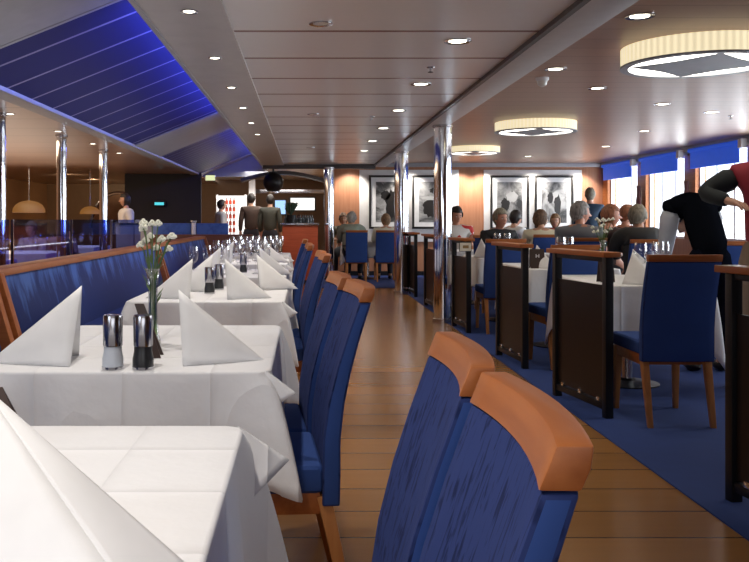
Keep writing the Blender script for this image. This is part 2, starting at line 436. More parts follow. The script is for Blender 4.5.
# window posts dressing: short curtain tied to posts
for (y, lab) in ((16.1, 'dusky pink folded curtain on the post between the two farthest windows'), (14.08, 'dusky pink folded curtain on the post behind the bending person')):
    rows = []
    for k in range(7):
        z = 1.42+.40*k/6; w = .07+.025*math.sin(k*1.1); rows.append([(XR-.10-.02*math.cos(i*1.9), y-w+2*w*i/10, z) for i in range(11)])
    tag(MB().grid(rows).build('curtain', simple('dusky_curtain', (.28, .13, .12), .8), smooth=True, solid=.01), lab, 'curtain')

# pictures on white panels
for i, (x0, x1) in enumerate(((1.15, 3.25), (3.78, 5.85))):
    struct(f'trim_{8+i}', MB().box(x0, x1, YB-.03, YB, .72, 2.24), M['white_panel'], bevel=.004)
def picture(xc, w, zc, h, seed, tones, lab, shapes):
    p = thing('framed_picture', lab, 'picture', (xc, YB-.03, zc), group='framed black and white photographs')
    fr = MB(); t = .045
    fr.box(-w/2, w/2, -.04, 0, h/2-t, h/2); fr.box(-w/2, w/2, -.04, 0, -h/2, -h/2+t)
    fr.box(-w/2, -w/2+t, -.04, 0, -h/2+t, h/2-t); fr.box(w/2-t, w/2, -.04, 0, -h/2+t, h/2-t)
    fr.build('frame', M['frame_black'], p, bevel=.004)
    MB().box(-w/2+t, w/2-t, -.015, -.002, -h/2+t, h/2-t).build('mat_board', M['mat_white'], p)
    pr = MB(); pw, ph = w/2-.145, h/2-.14
    pr.box(-pw, pw, -.018, -.0155, -ph, ph)
    for (x, z, rx, rz, mi) in shapes:      # flat tonal masses of the print
        n = 20; pr.add([(x+rx*math.cos(2*PI*k/n)*(1+.16*math.sin(k*2.3)), -.0192-.0004*mi, z+rz*math.sin(2*PI*k/n)*(1+.14*math.cos(k*3.1))) for k in range(n)], [tuple(range(n))], mi)
    pr.build('print', [print_mat('print_tones_%d' % seed, seed, tones), M['frame_black'], simple('print_grey', (.42, .42, .42), .5)], p)
picture(1.76, .82, 1.56, 1.13, 1, (.06, .40), 'black framed photo with a dark mass, behind the two seated backs', [(.10, -.05, .16, .30, 1), (-.06, .14, .10, .10, 1)])
picture(2.67, .82, 1.56, 1.13, 2, (.08, .42), 'black framed photo between the two nearest chrome columns', [(-.02, -.12, .16, .20, 1), (.06, .24, .10, .06, 1), (-.02, .08, .2, .04, 2)])
picture(4.32, .82, 1.55, 1.14, 3, (.04, .32), 'black framed photo above the man in the dark jacket', [(.05, .12, .12, .11, 2), (-.09, -.04, .09, .14, 1)])
picture(5.26, .82, 1.55, 1.14, 4, (.04, .42), 'rightmost black framed photo, beside the corner window', [(-.08, .10, .06, .12, 1), (.07, -.05, .07, .22, 1), (.03, .17, .06, .06, 2)])

# chrome columns
def column(x, y, d, z1, lab):
    t = thing('chrome_pillar', lab, 'pillar', (x, y, 0), group='chrome pillars'); t['kind'] = 'thing'
    MB().lathe([(d/2, .0), (d/2, z1)], n=40).build('shaft', M['chrome'], t, smooth=True)
    MB().lathe([(d/2+.012, 0), (d/2+.012, .05), (d/2+.002, .055)], n=40).build('foot_ring', M['steel'], t, smooth=True)
    MB().lathe([(d/2+.002, z1-.03), (d/2+.014, z1-.025), (d/2+.014, z1)], n=40).build('ceiling_collar', M['steel'], t, smooth=True)
column(1.585, 9.9, .205, ZC-.03, 'thickest chrome pillar on the aisle edge, nearest the camera')
column(1.535, 13.7, .225, ZC-.03, 'second chrome pillar, standing left of the nearest one')
column(.475, 17.0, .20, ZC-.08, 'far chrome pillar at the corner of the bar opening')
for y, lab in ((8.05, 'chrome pillar behind blue glass at the left edge'), (10.1, 'chrome pillar behind blue glass, middle of three'), (12.2, 'chrome pillar behind blue glass, nearest the lamp arch')):
    column(-2.86, y, .115, ZL, lab)

# ------------------------------------------------------------------ ceiling lights
def make_downlight(lens='spot_on'):
    t = thing('downlight', 'round recessed ceiling downlight', 'downlight')
    MB().lathe([(.055, 0), (.085, -.006), (.085, -.001), (.06, .0)], n=28).build('bezel', M['steel'], t, smooth=True)
    MB().lathe([(.0, -.002), (.056, -.003)], n=28, cap=False).build('lens', M[lens], t)
    return t
DL = Proto(make_downlight()); DD = Proto(make_downlight('spot_dim'))
def downlights(pts, z, place, group, s=1.0, proto=None):
    for i, (x, y) in enumerate(pts):
        (proto or DL).put((x, y, z), 0, place[i] if isinstance(place, list) else place, group).scale = (s, s, 1)
ordn = ['nearest', 'second', 'third', 'fourth', 'fifth', 'sixth', 'seventh', 'eighth', 'ninth']
downlights([(.955, 5.38+1.7*i) for i in range(6)], ZC, [f'round downlight in the grey middle ceiling, {o} along the row by the beam' for o in ordn], 'downlights in the middle ceiling')
downlights([(.09, 4.9+4.2*i) for i in range(3)], ZC, [f'round downlight in the grey middle ceiling, {o} along the unlit left row' for o in ordn], 'downlights in the middle ceiling', .8, DD)
downlights([(-.61, 4.53+1.3*i) for i in range(6)], ZC-.02, [f'small downlight in the dark strip beside the blue panels, {o} along the row' for o in ordn], 'downlights in the grey strip', .55)
downlights([(-2.78, 8.1+1.58*i) for i in range(4)], ZL, [f'small downlight above the blue glass screens, {o} along the row' for o in ordn], 'downlights in the left ceiling', .6)
downlights([(-4.3, 9.5), (-4.6, 12.5), (-5.2, 14.5)], ZL, [f'dim downlight in the dark left dining ceiling, {o} from the camera' for o in ordn], 'downlights in the left ceiling', .6)
RL = [(1.97, 5.06), (2.66, 7.82), (1.99, 6.83), (3.7, 8.9), (4.52, 9.56), (4.58, 11.6), (4.9, 14.0), (2.9, 15.4), (4.2, 16.2)]
downlights(RL, ZR, ['downlight in the brown ceiling left of the big drum lamp', 'downlight in the brown ceiling between the first two drum lamps', 'downlight beside the white smoke detector',
   'downlight in the brown ceiling below the big drum lamp', 'downlight in the brown ceiling toward the windows', 'downlight in the brown ceiling above the nearest visible blind',
   'downlight in the brown ceiling above the middle blind', 'downlight beyond the farthest drum lamp', 'downlight above the white picture panel'], 'downlights in the brown ceiling')
def drum(x, y, r, h, lab):
    t = thing('drum_ceiling_lamp', lab, 'lamp', (x, y, ZR), -.15, group='pleated drum ceiling lamps')
    MB().lathe([(r, 0), (r, -h)], n=72, cap=False).build('lamp_shade', M['shade'], t, smooth=True)
    rim = MB(); n = 72
    rim.lathe([(r+.004, -h+.008), (r+.004, -h-.006), (r-.05, -h-.006), (r-.05, -h+.008)], n=n, cap=False)
    rim.build('rim', M['grey_trim'], t, smooth=True)
    MB().lathe([(0, -h+.006), (r-.03, -h+.006)], n=n, cap=False).build('diffuser', M['lamp_white'], t)
    pl = MB(); k = r-.045; pts = []
    for q in range(4):                      # concave sided four pointed plate
        a0 = q*PI/2
        for s in range(9):
            u = s/8; a = a0+u*PI/2
            rr = k*(1/(abs(math.cos(a-a0-PI/4))+1e-6)*math.cos(PI/4)) * (1-.10*math.sin(PI*u))
            if s < 8: pts.append((rr*math.cos(a), rr*math.sin(a), -h-.003))
    pl.add(pts, [tuple(range(len(pts)))]); pl.build('cross_plate', M['grey_trim'], t)
    MB().lathe([(0, -.001), (r-.02, -.001)], n=n, cap=False).build('top_plate', M['white_paint'], t)
drum(2.73, 5.95, .515, .13, 'largest pleated drum ceiling lamp, cut by the right edge')
drum(2.84, 10.6, .49, .115, 'middle pleated drum ceiling lamp')
drum(2.79, 14.2, .42, .10, 'farthest pleated drum ceiling lamp, behind the chrome pillar')
t = thing('smoke_detector', 'small white smoke detector dome on the brown ceiling', 'smoke detector', (2.0, 7.25, ZR))
MB().lathe([(.055, 0), (.055, -.02), (.045, -.03)], n=20).build('detector_base', M['white_paint'], t, smooth=True)
MB().lathe([(.045, -.03), (.035, -.065), (.012, -.078)], n=20).build('detector_dome', M['spot_dim'], t, smooth=True)
def sprinkler(x, y, z, lab):
    t = thing('ceiling_sprinkler', lab, 'sprinkler', (x, y, z), group='ceiling sprinklers')
    MB().lathe([(.03, 0), (.028, -.006), (.008, -.008), (.008, -.035)], n=14).build('nozzle', M['steel'], t, smooth=True)
    MB().lathe([(.0, -.035), (.02, -.036), (.02, -.04), (0, -.041)], n=14, cap=False).build('deflector', M['beam_dark'], t)
sprinkler(.92, 6.3, ZC, 'dark sprinkler head in the middle ceiling by the near downlights')
sprinkler(.72, 9.3, ZC, 'dark sprinkler head farther along the middle ceiling')
sprinkler(4.9, 9.9, ZR, 'sprinkler head in the brown ceiling above the windows')
sprinkler(3.3, 11.5, ZR, 'sprinkler head in the brown ceiling near the middle drum lamp')

# ------------------------------------------------------------------ furniture
def make_chair():
    t = thing('dining_chair', 'chair', 'chair')
    w = .207
    def sect(z, y, th, bow, n=10):
        fr = [(-w+2*w*i/n, y-bow*(1-((-w+2*w*i/n)/w)**2), z) for i in range(n+1)]
        bk = [(x, yy-th, zz) for x, yy, zz in reversed(fr)]
        return fr+bk
    prof = [(.37, -.205, .050, .004), (.46, -.205, .052, .008), (.56, -.207, .05, .013), (.66, -.222, .046, .017), (.76, -.247, .042, .020), (.85, -.276, .038, .019), (.945, -.310, .034, .018)]
    rows = [sect(*p) for p in prof]
    b = MB(); b.grid(rows, closed=True); nn = len(rows[0])
    for k in range(len(b.f)): b.mi[k] = 0 if (k % nn) < 10 else 1
    b.f += [tuple(range(nn-1, -1, -1)), tuple((len(rows)-1)*nn+i for i in range(nn))]; b.mi += [1, 1]
    b.build('backrest', [M['blue'], M['blue_plain']], t, smooth=True, bevel=.006)
    rows = [sect(*p) for p in ((.946, -.307, .038, .018), (.965, -.315, .038, .018), (.986, -.323, .033, .018))]
    b = MB(); b.grid(rows, closed=True); b.f += [tuple(range(nn-1, -1, -1)), tuple(2*nn+i for i in range(nn))]; b.mi += [0, 0]
    b.build('top_rail', M['wood'], t, bevel=.004)
    MB().box(-.207, .207, -.21, .245, .405, .485).build('seat', M['blue_plain'], t, bevel=.022, seg=3)
    MB().box(-.195, .195, -.20, .225, .345, .41).build('seat_frame', M['wood'], t, bevel=.004)
    for s in (-1, 1):
        MB().bar((s*.18, -.21, .40), (s*.178, -.30, 0), .042, .042, w2=.028, h2=.028).build('leg', M['wood_leg'], t, bevel=.004)
        MB().bar((s*.18, .20, .40), (s*.185, .215, 0), .042, .042, w2=.028, h2=.028).build('leg', M['wood_leg'], t, bevel=.004)
    return t
CH = Proto(make_chair())
def face(deg): return math.radians(deg)
# left row: chairs facing the tables (toward -X)
row = [(-.102, .93, 88.5, 'nearest blue chair with orange wood top rail, lower right foreground'),
       (-.100, 1.325, 88.5, 'blue chair just behind the nearest foreground chair'),
       (-.17, 2.62, 94, 'left row blue chair at the second table, nearer of its pair'),
       (-.215, 3.06, 94, 'left row blue chair at the second table, farther of its pair'),
       (-.225, 4.9, 92, 'left row blue chair at the third table, nearer of its pair'),
       (-.24, 5.35, 92, 'left row blue chair at the third table, farther of its pair'),
       (-.30, 6.75, 91, 'left row blue chair at the fourth table, nearer of its pair'),
       (-.31, 7.2, 91, 'left row blue chair at the fourth table, farther of its pair'),
       (-.34, 8.7, 91, 'left row blue chair at the fifth table')]
for i, (x, y, r, lab) in enumerate(row):
    o = CH.put((x, y, 0), face(r), lab, 'blue chairs along the left tables'); o.scale = (.88 if i < 2 else 1, 1, 1)
# right side
rc = [(2.13, 5.16, 0, 'blue chair seen squarely from behind beside the near divider'),
      (2.10, 7.05, 4, 'blue chair partly hidden behind the second divider'),
      (2.06, 9.15, 0, 'blue chair between the second and third dividers'),
      (4.02, 8.25, -8, 'blue chair back at the right edge behind the square-on chair'),
      (3.05, 4.35, 75, 'blue chair behind the cropped divider at the right edge'),
      (2.43, 11.05, 180, 'chair under the grey haired man in the dark jacket'),
      (2.25, 13.0, 180, 'chair under the man in the red and white shirt'),
      (3.50, 8.95, -5, 'chair under the man in the dark pullover by the window'),
      (3.10, 9.75, 0, 'chair under the man in the grey shirt'),
      (3.28, 11.9, 0, 'chair under the woman in the cream top'),
      (.98, 16.6, 0, 'far blue chair left of two before the picture wall'),
      (1.55, 16.6, 0, 'far blue chair right of two before the picture wall'),
      (3.75, 10.6, -70, 'chair under the auburn haired woman'), (4.3, 11.6, -70, 'chair under the woman beside the window post'),
      (3.4, 14.2, -60, 'chair under the man in the white shirt'), (4.4, 15.0, 180, 'chair under the person in red')]
for x, y, r, lab in rc: CH.put((x, y, 0), face(r), lab, 'blue chairs in the window section')

# tables with cloths
def cloth_mesh(hx, hy, drop, seed, corner=.14, flare=.06, cdrop=.12, wave=.014):
    rnd = random.Random(seed); mb = MB(); r = .035
    pts = []; n = 26; m = 18                # outline of the rounded top
    def outline():
        out = []
        for (sx, sy), a0 in (((1, -1), -90), ((1, 1), 0), ((-1, 1), 90), ((-1, -1), 180)):
            for k in range(7):
                a = math.radians(a0+90*k/6); out.append((sx*(hx-r)+r*math.cos(a), sy*(hy-r)+r*math.sin(a), math.cos(a), math.sin(a)))
            nx = {(1, -1): (1, 1), (1, 1): (-1, 1), (-1, 1): (-1, -1), (-1, -1): (1, -1)}[(sx, sy)]
            p = out[-1]; q = (nx[0]*(hx-r)+r*math.cos(math.radians(a0+90)), nx[1]*(hy-r)+r*math.sin(math.radians(a0+90)))
            for k in range(1, n): u = (1-math.cos(PI*k/n))/2; out.append((p[0]+(q[0]-p[0])*u, p[1]+(q[1]-p[1])*u, p[2], p[3]))
        return out
    ol = outline(); ph = [rnd.uniform(0, 6.28) for _ in range(6)]
    rows = []
    for s in (.02, .25, .5, .75, .9, 1.0):
        rows.append([(x*s, y*s, 0) for x, y, _, _ in ol])
    for a in (30, 60, 90):
        a = math.radians(a); rows.append([(x+nx*.008*math.sin(a), y+ny*.008*math.sin(a), -.008*(1-math.cos(a))) for x, y, nx, ny in ol])
    for k in range(1, 12):
        t = k/11; rr = []; L = 0
        for i, (x, y, nx, ny) in enumerate(ol):
            px, py, _, _ = ol[i-1]; L += math.hypot(x-px, y-py) if i else 0
            dx, dy = hx-abs(x), hy-abs(y); dc = math.hypot(dx, dy)
            cfac = math.exp(-dc/(corner*.5))
            cn = Vector((math.copysign(1, x), math.copysign(1, y))).normalized()
            wv = math.sin(L*17+ph[0])*.6+math.sin(L*29+ph[1])*.4
            out = .008+.018*t + wave*t*wv*(1-cfac) 
            ox = nx*out*(1-cfac)+cn.x*cfac*flare*t**.8
            oy = ny*out*(1-cfac)+cn.y*cfac*flare*t**.8
            # corner pleat: pinch either side of the corner
            pin = math.exp(-((dc-corner*1.1)/(corner*.45))**2)*.03*t
            ox -= nx*pin; oy -= ny*pin
            z = -.008-(drop+cfac*cdrop+.006*wv)*t**(1+.35*cfac)
            rr.append((x+ox, y+oy, z))
        rows.append(rr)
    mb.grid(rows, closed=True)
    mb.f.append(tuple(range(len(ol)))); mb.mi.append(0)
    return mb
def table(x0, x1, y0, y1, lab, clab, seed, z=.75, drop=.26, group='', **kw):
    t = thing('dining_table', lab, 'table', ((x0+x1)/2, (y0+y1)/2, 0), group=group)
    hx, hy = (x1-x0)/2, (y1-y0)/2
    MB().box(-hx+.012, hx-.012, -hy+.012, hy-.012, z-.04, z-.006).build('tabletop', M['wood'], t, bevel=.004)
    MB().lathe([(.045, .03), (.04, .06), (.04, z-.04)], n=20).build('column', M['steel'], t, smooth=True)
    MB().lathe([(.22, .006), (.22, .014), (.06, .035), (.045, .05)], n=32).build('base_plate', M['black'], t, smooth=True)
    c = cloth_mesh(hx, hy, drop, seed, **kw).build('tablecloth', M['cloth'], smooth=True, angle=70, solid=.0025)
    c.location = ((x0+x1)/2, (y0+y1)/2, z)
    tag(c, clab, 'tablecloth', 'white tablecloths')
    return c
LT = [(-1.02, -.135, .52, 1.79), (-.93, -.105, 2.44, 3.50), (-.94, -.115, 4.52, 5.55), (-.98, -.15, 6.45, 7.5), (-1.0, -.18, 8.35, 9.4), (-1.0, -.2, 10.2, 11.3)]
for i, r in enumerate(LT):
    o = ['nearest', 'second', 'third', 'fourth', 'fifth', 'farthest'][i]
    c = table(*r, f'{o} dining table along the left bench, under its cloth', f'white tablecloth on the {o} table along the left bench', 10+i, group='tables along the bench',
          drop=[.30, .27, .26, .25, .25, .25][i], flare=[.20, .18, .15, .13, .12, .12][i], cdrop=.08)
    # a stiff corner of the cloth that juts out like a folded wing
    far = i == 0; A = Vector(((r[1]-r[0])/2-.004, (r[3]-r[2])/2*(1 if far else -1)+(-.004 if far else .004), .001)); sy = 1 if far else -1
    k = [1.25, 1, .95, .9, .9, .9][i]
    tip = A+Vector((.085*k, .02*sy, -.060*k)); b1 = A+Vector((.020, -.06*sy, -.115*k)); b2 = A+Vector((-.075, .022*sy, -.155*k)); rows = []
    mb = MB()
    for B in (b1, b2):
        rows = [[tuple(A.lerp(tip, u/8).lerp(A.lerp(B, u/8), v/8)+Vector((.006, .006*sy, .004))*math.sin(PI*u/8)*math.sin(PI*v/8)) for v in range(9)] for u in range(9)]
        mb.grid(rows)
    mb.build('corner_fold', M['cloth'], c, smooth=True, solid=.0025, angle=60)
RT = [(1.95, 2.68, 5.62, 6.75, 'first table behind the square-on blue chair'), (1.96, 2.75, 7.5, 8.6, 'second table along the right dividers'), (1.95, 2.75, 9.6, 10.6, 'third table along the right dividers'),
      (1.95, 2.7, 11.75, 12.55, 'fourth table along the right dividers'), (2.98, 3.42, 10.35, 11.3, 'window side table by the man in the grey shirt'),
      (3.4, 4.2, 12.5, 13.5, 'window side table beyond the woman in cream'), (3.6, 4.5, 6.7, 7.7, 'window side table beside the bending person'), (.75, 1.75, 17.08, 17.5, 'table before the picture wall at the aisle end')]
for i, r in enumerate(RT):
    table(*r[:4], r[4]+', under its cloth', 'white tablecloth on the '+r[4], 40+i, group='tables in the window section', drop=.32, flare=.10, cdrop=.28 if i == 0 else .18)

# napkins
def make_napkin():
    h, L, w = .215, .25, .105; mb = MB()
    for lay, sc_ in ((0, 1.0), (1, .90)):
        for s in (-1, 1):
            rows = []
            for a in range(9):
                u = a/8; ridge = Vector((-L*u, 0, h*(1-u)**1.0)); base = Vector((-.02*(1-u)-L*u, s*w*(1-u)**.85, 0))
                row_ = []
                for b_ in range(9):
                    v = b_/8; p = ridge.lerp(base, v); p.y += s*.018*math.sin(PI*v)*math.sin(PI*min(1, (1-u)*1.0))
                    if lay: p = Vector((p.x*.93-.025, p.y*.86, p.z*.90))
                    row_.append(tuple(p))
                rows.append(row_)
            mb.grid(rows)
    o = mb.build('napkin', M['napkin'], smooth=True, solid=.003, angle=60)
    return tag(o, 'napkin', 'napkin')
NP = Proto(make_napkin())
def napkin(x, y, deg, lab, z=.752, s=1.0):
    o = NP.put((x, y, z), math.radians(deg), lab, 'white folded napkins'); o.scale = (s, s, s)
def big_napkin():
    o = Vector((-.40, 1.06, .752)); P = Vector((-.405, 1.08, .972))-o; T = Vector((-.165, .91, .752))-o; Fr = Vector((-.125, 1.03, .752))-o; Fl = Vector((-.62, .93, .752))-o; Fb = Vector((-.42, 1.20, .752))-o
    mb = MB()
    for A, B, C_, bulge in ((P, T, Fr, .006), (P, T, Fl, -.012), (P, Fr, Fb, 0)):
        nrm = (B-A).cross(C_-A).normalized(); rows = []
        for a in range(11):
            u = a/10; rows.append([tuple((A.lerp(B, u)).lerp(A.lerp(C_, u), v/10)+nrm*bulge*math.sin(PI*u)*math.sin(PI*v/10)) for v in range(11)])
        mb.grid(rows)
    n = mb.build('napkin', M['napkin'], smooth=True, solid=.003, angle=40); n.location = o
    tag(n, 'huge white folded napkin in the lower left corner', 'napkin', 'white folded napkins')
big_napkin()
napkin(-.68, 2.62, 8, 'white folded napkin left of the salt and pepper mills', s=1.06)
napkin(-.385, 2.62, 184, 'white folded napkin right of the flower vase')
napkin(-.62, 4.75, 10, 'left white napkin at the near end of the third table')
napkin(-.56, 5.2, 5, 'left white napkin at the far end of the third table, behind another')
napkin(-.44, 4.72, 182, 'right white napkin at the near end of the third table')
napkin(-.30, 5.32, 186, 'right white napkin at the far end of the third table')
napkin(-.66, 6.75, 6, 'left white napkin on the fourth table'); napkin(-.36, 6.75, 182, 'right white napkin on the fourth table')
napkin(-.42, 8.7, 182, 'right white napkin on the fifth table'); napkin(-.72, 8.7, 5, 'left white napkin on the fifth table')
napkin(2.21, 5.80, 110, 'white folded napkin left of the square-on chair back', s=1.0); napkin(2.42, 6.35, 190, 'white folded napkin by the wine glasses on the first right table')
napkin(2.08, 7.72, 120, 'white folded napkin behind the black menu stand', s=.95); napkin(2.02, 9.85, 100, 'white folded napkin on the third right table'); napkin(2.25, 10.0, 180, 'right hand white napkin on the third right table')
napkin(3.75, 7.0, 180, 'white folded napkin on the window table beside the bending person')

# salt and pepper mills
def mill(x, y, z, body, lab, s=1.0):
    t = thing('table_mill', lab, 'mill', (x, y, z), group='salt and pepper mills'); t.scale = (s, s, s)
    MB().lathe([(.029, 0), (.030, .006), (.030, .03), (.0255, .052), (.0255, .066)], n=28).build('body', body, t, smooth=True, angle=50)
    MB().lathe([(.027, .066), (.028, .07), (.028, .148), (.026, .155), (.0, .156)], n=28, cap=False).build('cap', M['steel'], t, smooth=True, angle=40)
    MB().lathe([(.031, 0), (.031, .008)], n=28).build('foot', M['steel'], t, smooth=True)
mill(-.553, 2.475, .752, M['salt'], 'silver topped salt mill with white lower half, near table edge')
mill(-.466, 2.475, .752, M['pepper'], 'silver topped pepper mill with dark lower half, beside the salt mill')
mill(-.555, 5.0, .752, M['pepper'], 'dark pepper mill on the third table between napkins'); mill(-.53, 5.3, .752, M['pepper'], 'dark mill farther along the third table')
mill(-.50, 6.98, .752, M['pepper'], 'dark mill on the fourth table between napkins')
# menu stands
def menu(x, y, z, rz, tilt, lab, w=.10, h=.16, mark=False):
    t = thing('menu_stand', lab, 'menu', (x, y, z), rz, group='dark menu stands')
    for s in (-1, 1):
        mb = MB(); mb.add([(-w/2, s*.035, 0), (w/2, s*.035, 0), (w/2+tilt, s*.003, h), (-w/2+tilt, s*.003, h)], [(0, 1, 2, 3)])
        mb.build('cover', M['menu'], t, solid=.005)
    if mark:
        mk = MB()
        for k in (-.012, .012): mk.box(k-.004, k+.004, -.026, -.0245, .095, .125)
        mk.box(-.012, .012, -.026, -.0245, .106, .113); mk.build('emblem', M['white_paint'], t)
menu(-.462, 2.70, .752, .05, -.058, 'slim dark brown menu stand leaning behind the pepper mill', w=.028, h=.165)
menu(-.545, 1.64, .752, .3, -.05, 'dark brown menu stand peeking behind the huge foreground napkin', w=.04, h=.11)
menu(2.06, 7.64, .752, -.05, 0, 'black menu stand with pale emblem on the second right table', w=.125, h=.17, mark=True)
menu(2.08, 5.95, .752, .1, 0, 'dark menu stand beside the napkin on the first right table', w=.10, h=.16)

# flower vases
def vase(x, y, z, lab, seed, hv=.26, top=.43, s=1.0):
    rnd = random.Random(seed)
    t = thing('flower_vase', lab, 'vase', (x, y, z), group='bud vases with white flowers'); t.scale = (s, s, s)
    MB().lathe([(.026, 0), (.027, .012), (.020, .03), (.015, .09), (.014, .16), (.018, .22), (.024, hv)], n=24, cap=False).build('glass', M['glass'], t, smooth=True, solid=.002)
    MB().lathe([(.0, .012), (.017, .03), (.0128, .09), (.012, .14), (.0, .1405)], n=16, cap=False).build('water', glass_mat('water_green', (.75, .9, .6), .06), t, smooth=True)
    st = MB(); lf = MB(); fl = MB()
    for k in range(14):
        a = k*2.4; r = .012+.05*rnd.random(); p1 = Vector((r*math.cos(a)*1.3, r*math.sin(a), top-.01-.11*rnd.random()))
        st.tube([(.006*math.cos(a), .006*math.sin(a), .02), (.010*math.cos(a), .01*math.sin(a), hv*.9), p1*.75+Vector((0, 0, .07)), p1], .002, 5)
        for q in range(9):
            b = q*2*PI/9; fl.sphere(p1+Vector((.010*math.cos(b), .010*math.sin(b), .002+.004*math.sin(q*2.3))), (.006, .006, .005), n=6, m=4)
        fl.sphere(p1+Vector((0, 0, .010)), (.008, .008, .007), n=6, m=4)
        m0 = Vector((.012*math.cos(a+1), .012*math.sin(a+1), hv*(.5+.045*k)))
        d = Vector((math.cos(a+1), math.sin(a+1), 1.3)).normalized()*.055; sd = Vector((-math.sin(a+1), math.cos(a+1), 0))*.006
        lf.add([m0, m0+d*.5+sd, m0+d, m0+d*.5-sd], [(0, 1, 2, 3)])
    st.build('stem', M['stem'], t, smooth=True); lf.build('leaf', M['stem'], t); fl.build('flower', M['petal'], t, smooth=True)
vase(-.527, 2.98, .752, 'tall glass bud vase with white flowers on the second left table', 3)
vase(2.25, 6.5, .752, 'glass bud vase with white flowers on the first right table', 5, s=1.06)

# glassware
def make_glass():
    t = thing('wine_glass', 'wine glass', 'glass')
    MB().lathe([(.024, .105), (.034, .135), (.037, .165), (.034, .20), (.031, .225)], n=18, cap=False).build('bowl', M['glass'], t, smooth=True)
    MB().lathe([(.032, 0), (.03, .003), (.006, .010), (.0042, .03), (.0042, .09), (.012, .10), (.024, .105)], n=14).build('stem_and_foot', M['glass'], t, smooth=True, angle=60)
    return t
WG = Proto(make_glass())
rg = random.Random(4)
for tb, (x0, x1, y0, y1) in enumerate(LT[3:]):
    o = ['fourth', 'fifth', 'farthest'][tb]
    for k in range([8, 12, 14][tb]):
        WG.put((x0+.12+(x1-x0-.2)*((k*.37) % 1), y0+.14+(y1-y0-.24)*((k+.5)/[8, 12, 14][tb]), .752), 0, f'clear wine glass among those set out on the {o} left table', f'wine glasses on the {o} left table')
for x, y, lab in ((2.36, 6.05, 'clear wine glass behind the napkin on the first right table'), (2.46, 6.12, 'clear wine glass just right of another on the first right table'), (2.58, 6.2, 'clear wine glass above the square-on chair back'),
                  (2.62, 6.38, 'clear wine glass farther behind the square-on chair back'), (2.38, 8.0, 'clear wine glass on the second right table, left one'), (2.47, 8.05, 'clear wine glass on the second right table, right one'),
                  (2.28, 10.2, 'clear wine glass on the third right table, left one'), (2.42, 10.3, 'clear wine glass on the third right table, right one')):
    WG.put((x, y, .752), 0, lab, 'wine glasses in the window section').scale = (1.25, 1.25, 1.2)

# dividers with wood caps on the aisle edge
def divider(p, q, lab, h=.99):
    p, q = Vector((*p, 0)), Vector((*q, 0)); d = q-p; L = d.length; a = math.atan2(d.y, d.x)
    t = thing('divider_screen', lab, 'divider', p, a, group='dark aisle dividers'); t['kind'] = 'thing'
    MB().box(-.03, L+.03, -.055, .055, h-.030, h).build('cap_rail', M['wood'], t, bevel=.004)
    for x in (0, L-.045): MB().box(x, x+.045, -.025, .025, .006, h-.030).build('post', M['black'], t, bevel=.003)
    MB().box(.045, L-.045, -.018, .018, .05, .09).build('bottom_rail', M['black'], t, bevel=.003)
    MB().box(.045, L-.045, -.018, .018, h-.06, h-.030).build('upper_rail', M['black'], t, bevel=.003)
    MB().box(.05, L-.05, -.006, .006, .10, h-.20).build('dark_panel', M['smoke'], t)
    for x in (.10, L/2-.02, L-.14):
        cl = MB(); cl.box(x, x+.035, -.016, .016, .085, .115); cl.build('clip', M['chrome'], t, bevel=.003)
    return t
divider((1.90, 2.95), (1.79, 3.62), 'dark divider cropped by the right edge, nearest the camera')
divider((1.80, 5.08), (1.685, 5.78), 'dark divider with wood cap left of the square-on chair')
divider((1.74, 6.78), (1.685, 7.5), 'second dark divider from the square-on chair, by the black menu stand')
divider((1.70, 8.92), (1.65, 9.55), 'third dark divider, bearing a small cream card')
divider((1.70, 11.2), (1.66, 11.85), 'fourth dark divider, behind the nearest chrome pillar')
divider((1.69, 13.1), (1.66, 13.75), 'fifth dark divider, just right of the second chrome pillar')
divider((1.70, 14.6), (1.67, 15.2), 'farthest dark divider toward the picture wall')
t = thing('notice_card', 'small cream notice card below the cap rail of the third dark divider', 'card', (1.66, 8.885, .90))
MB().box(-.06, .055, -.004, .0, -.04, .045).build('card_face', M['paper'], t)
MB().box(-.066, .061, .0, .006, -.046, .051).build('card_backing', M['black'], t)
MB().box(-.03, .03, -.0055, -.004, -.012, .018).build('printed_square', simple('notice_brown', (.35, .22, .08), .6), t)

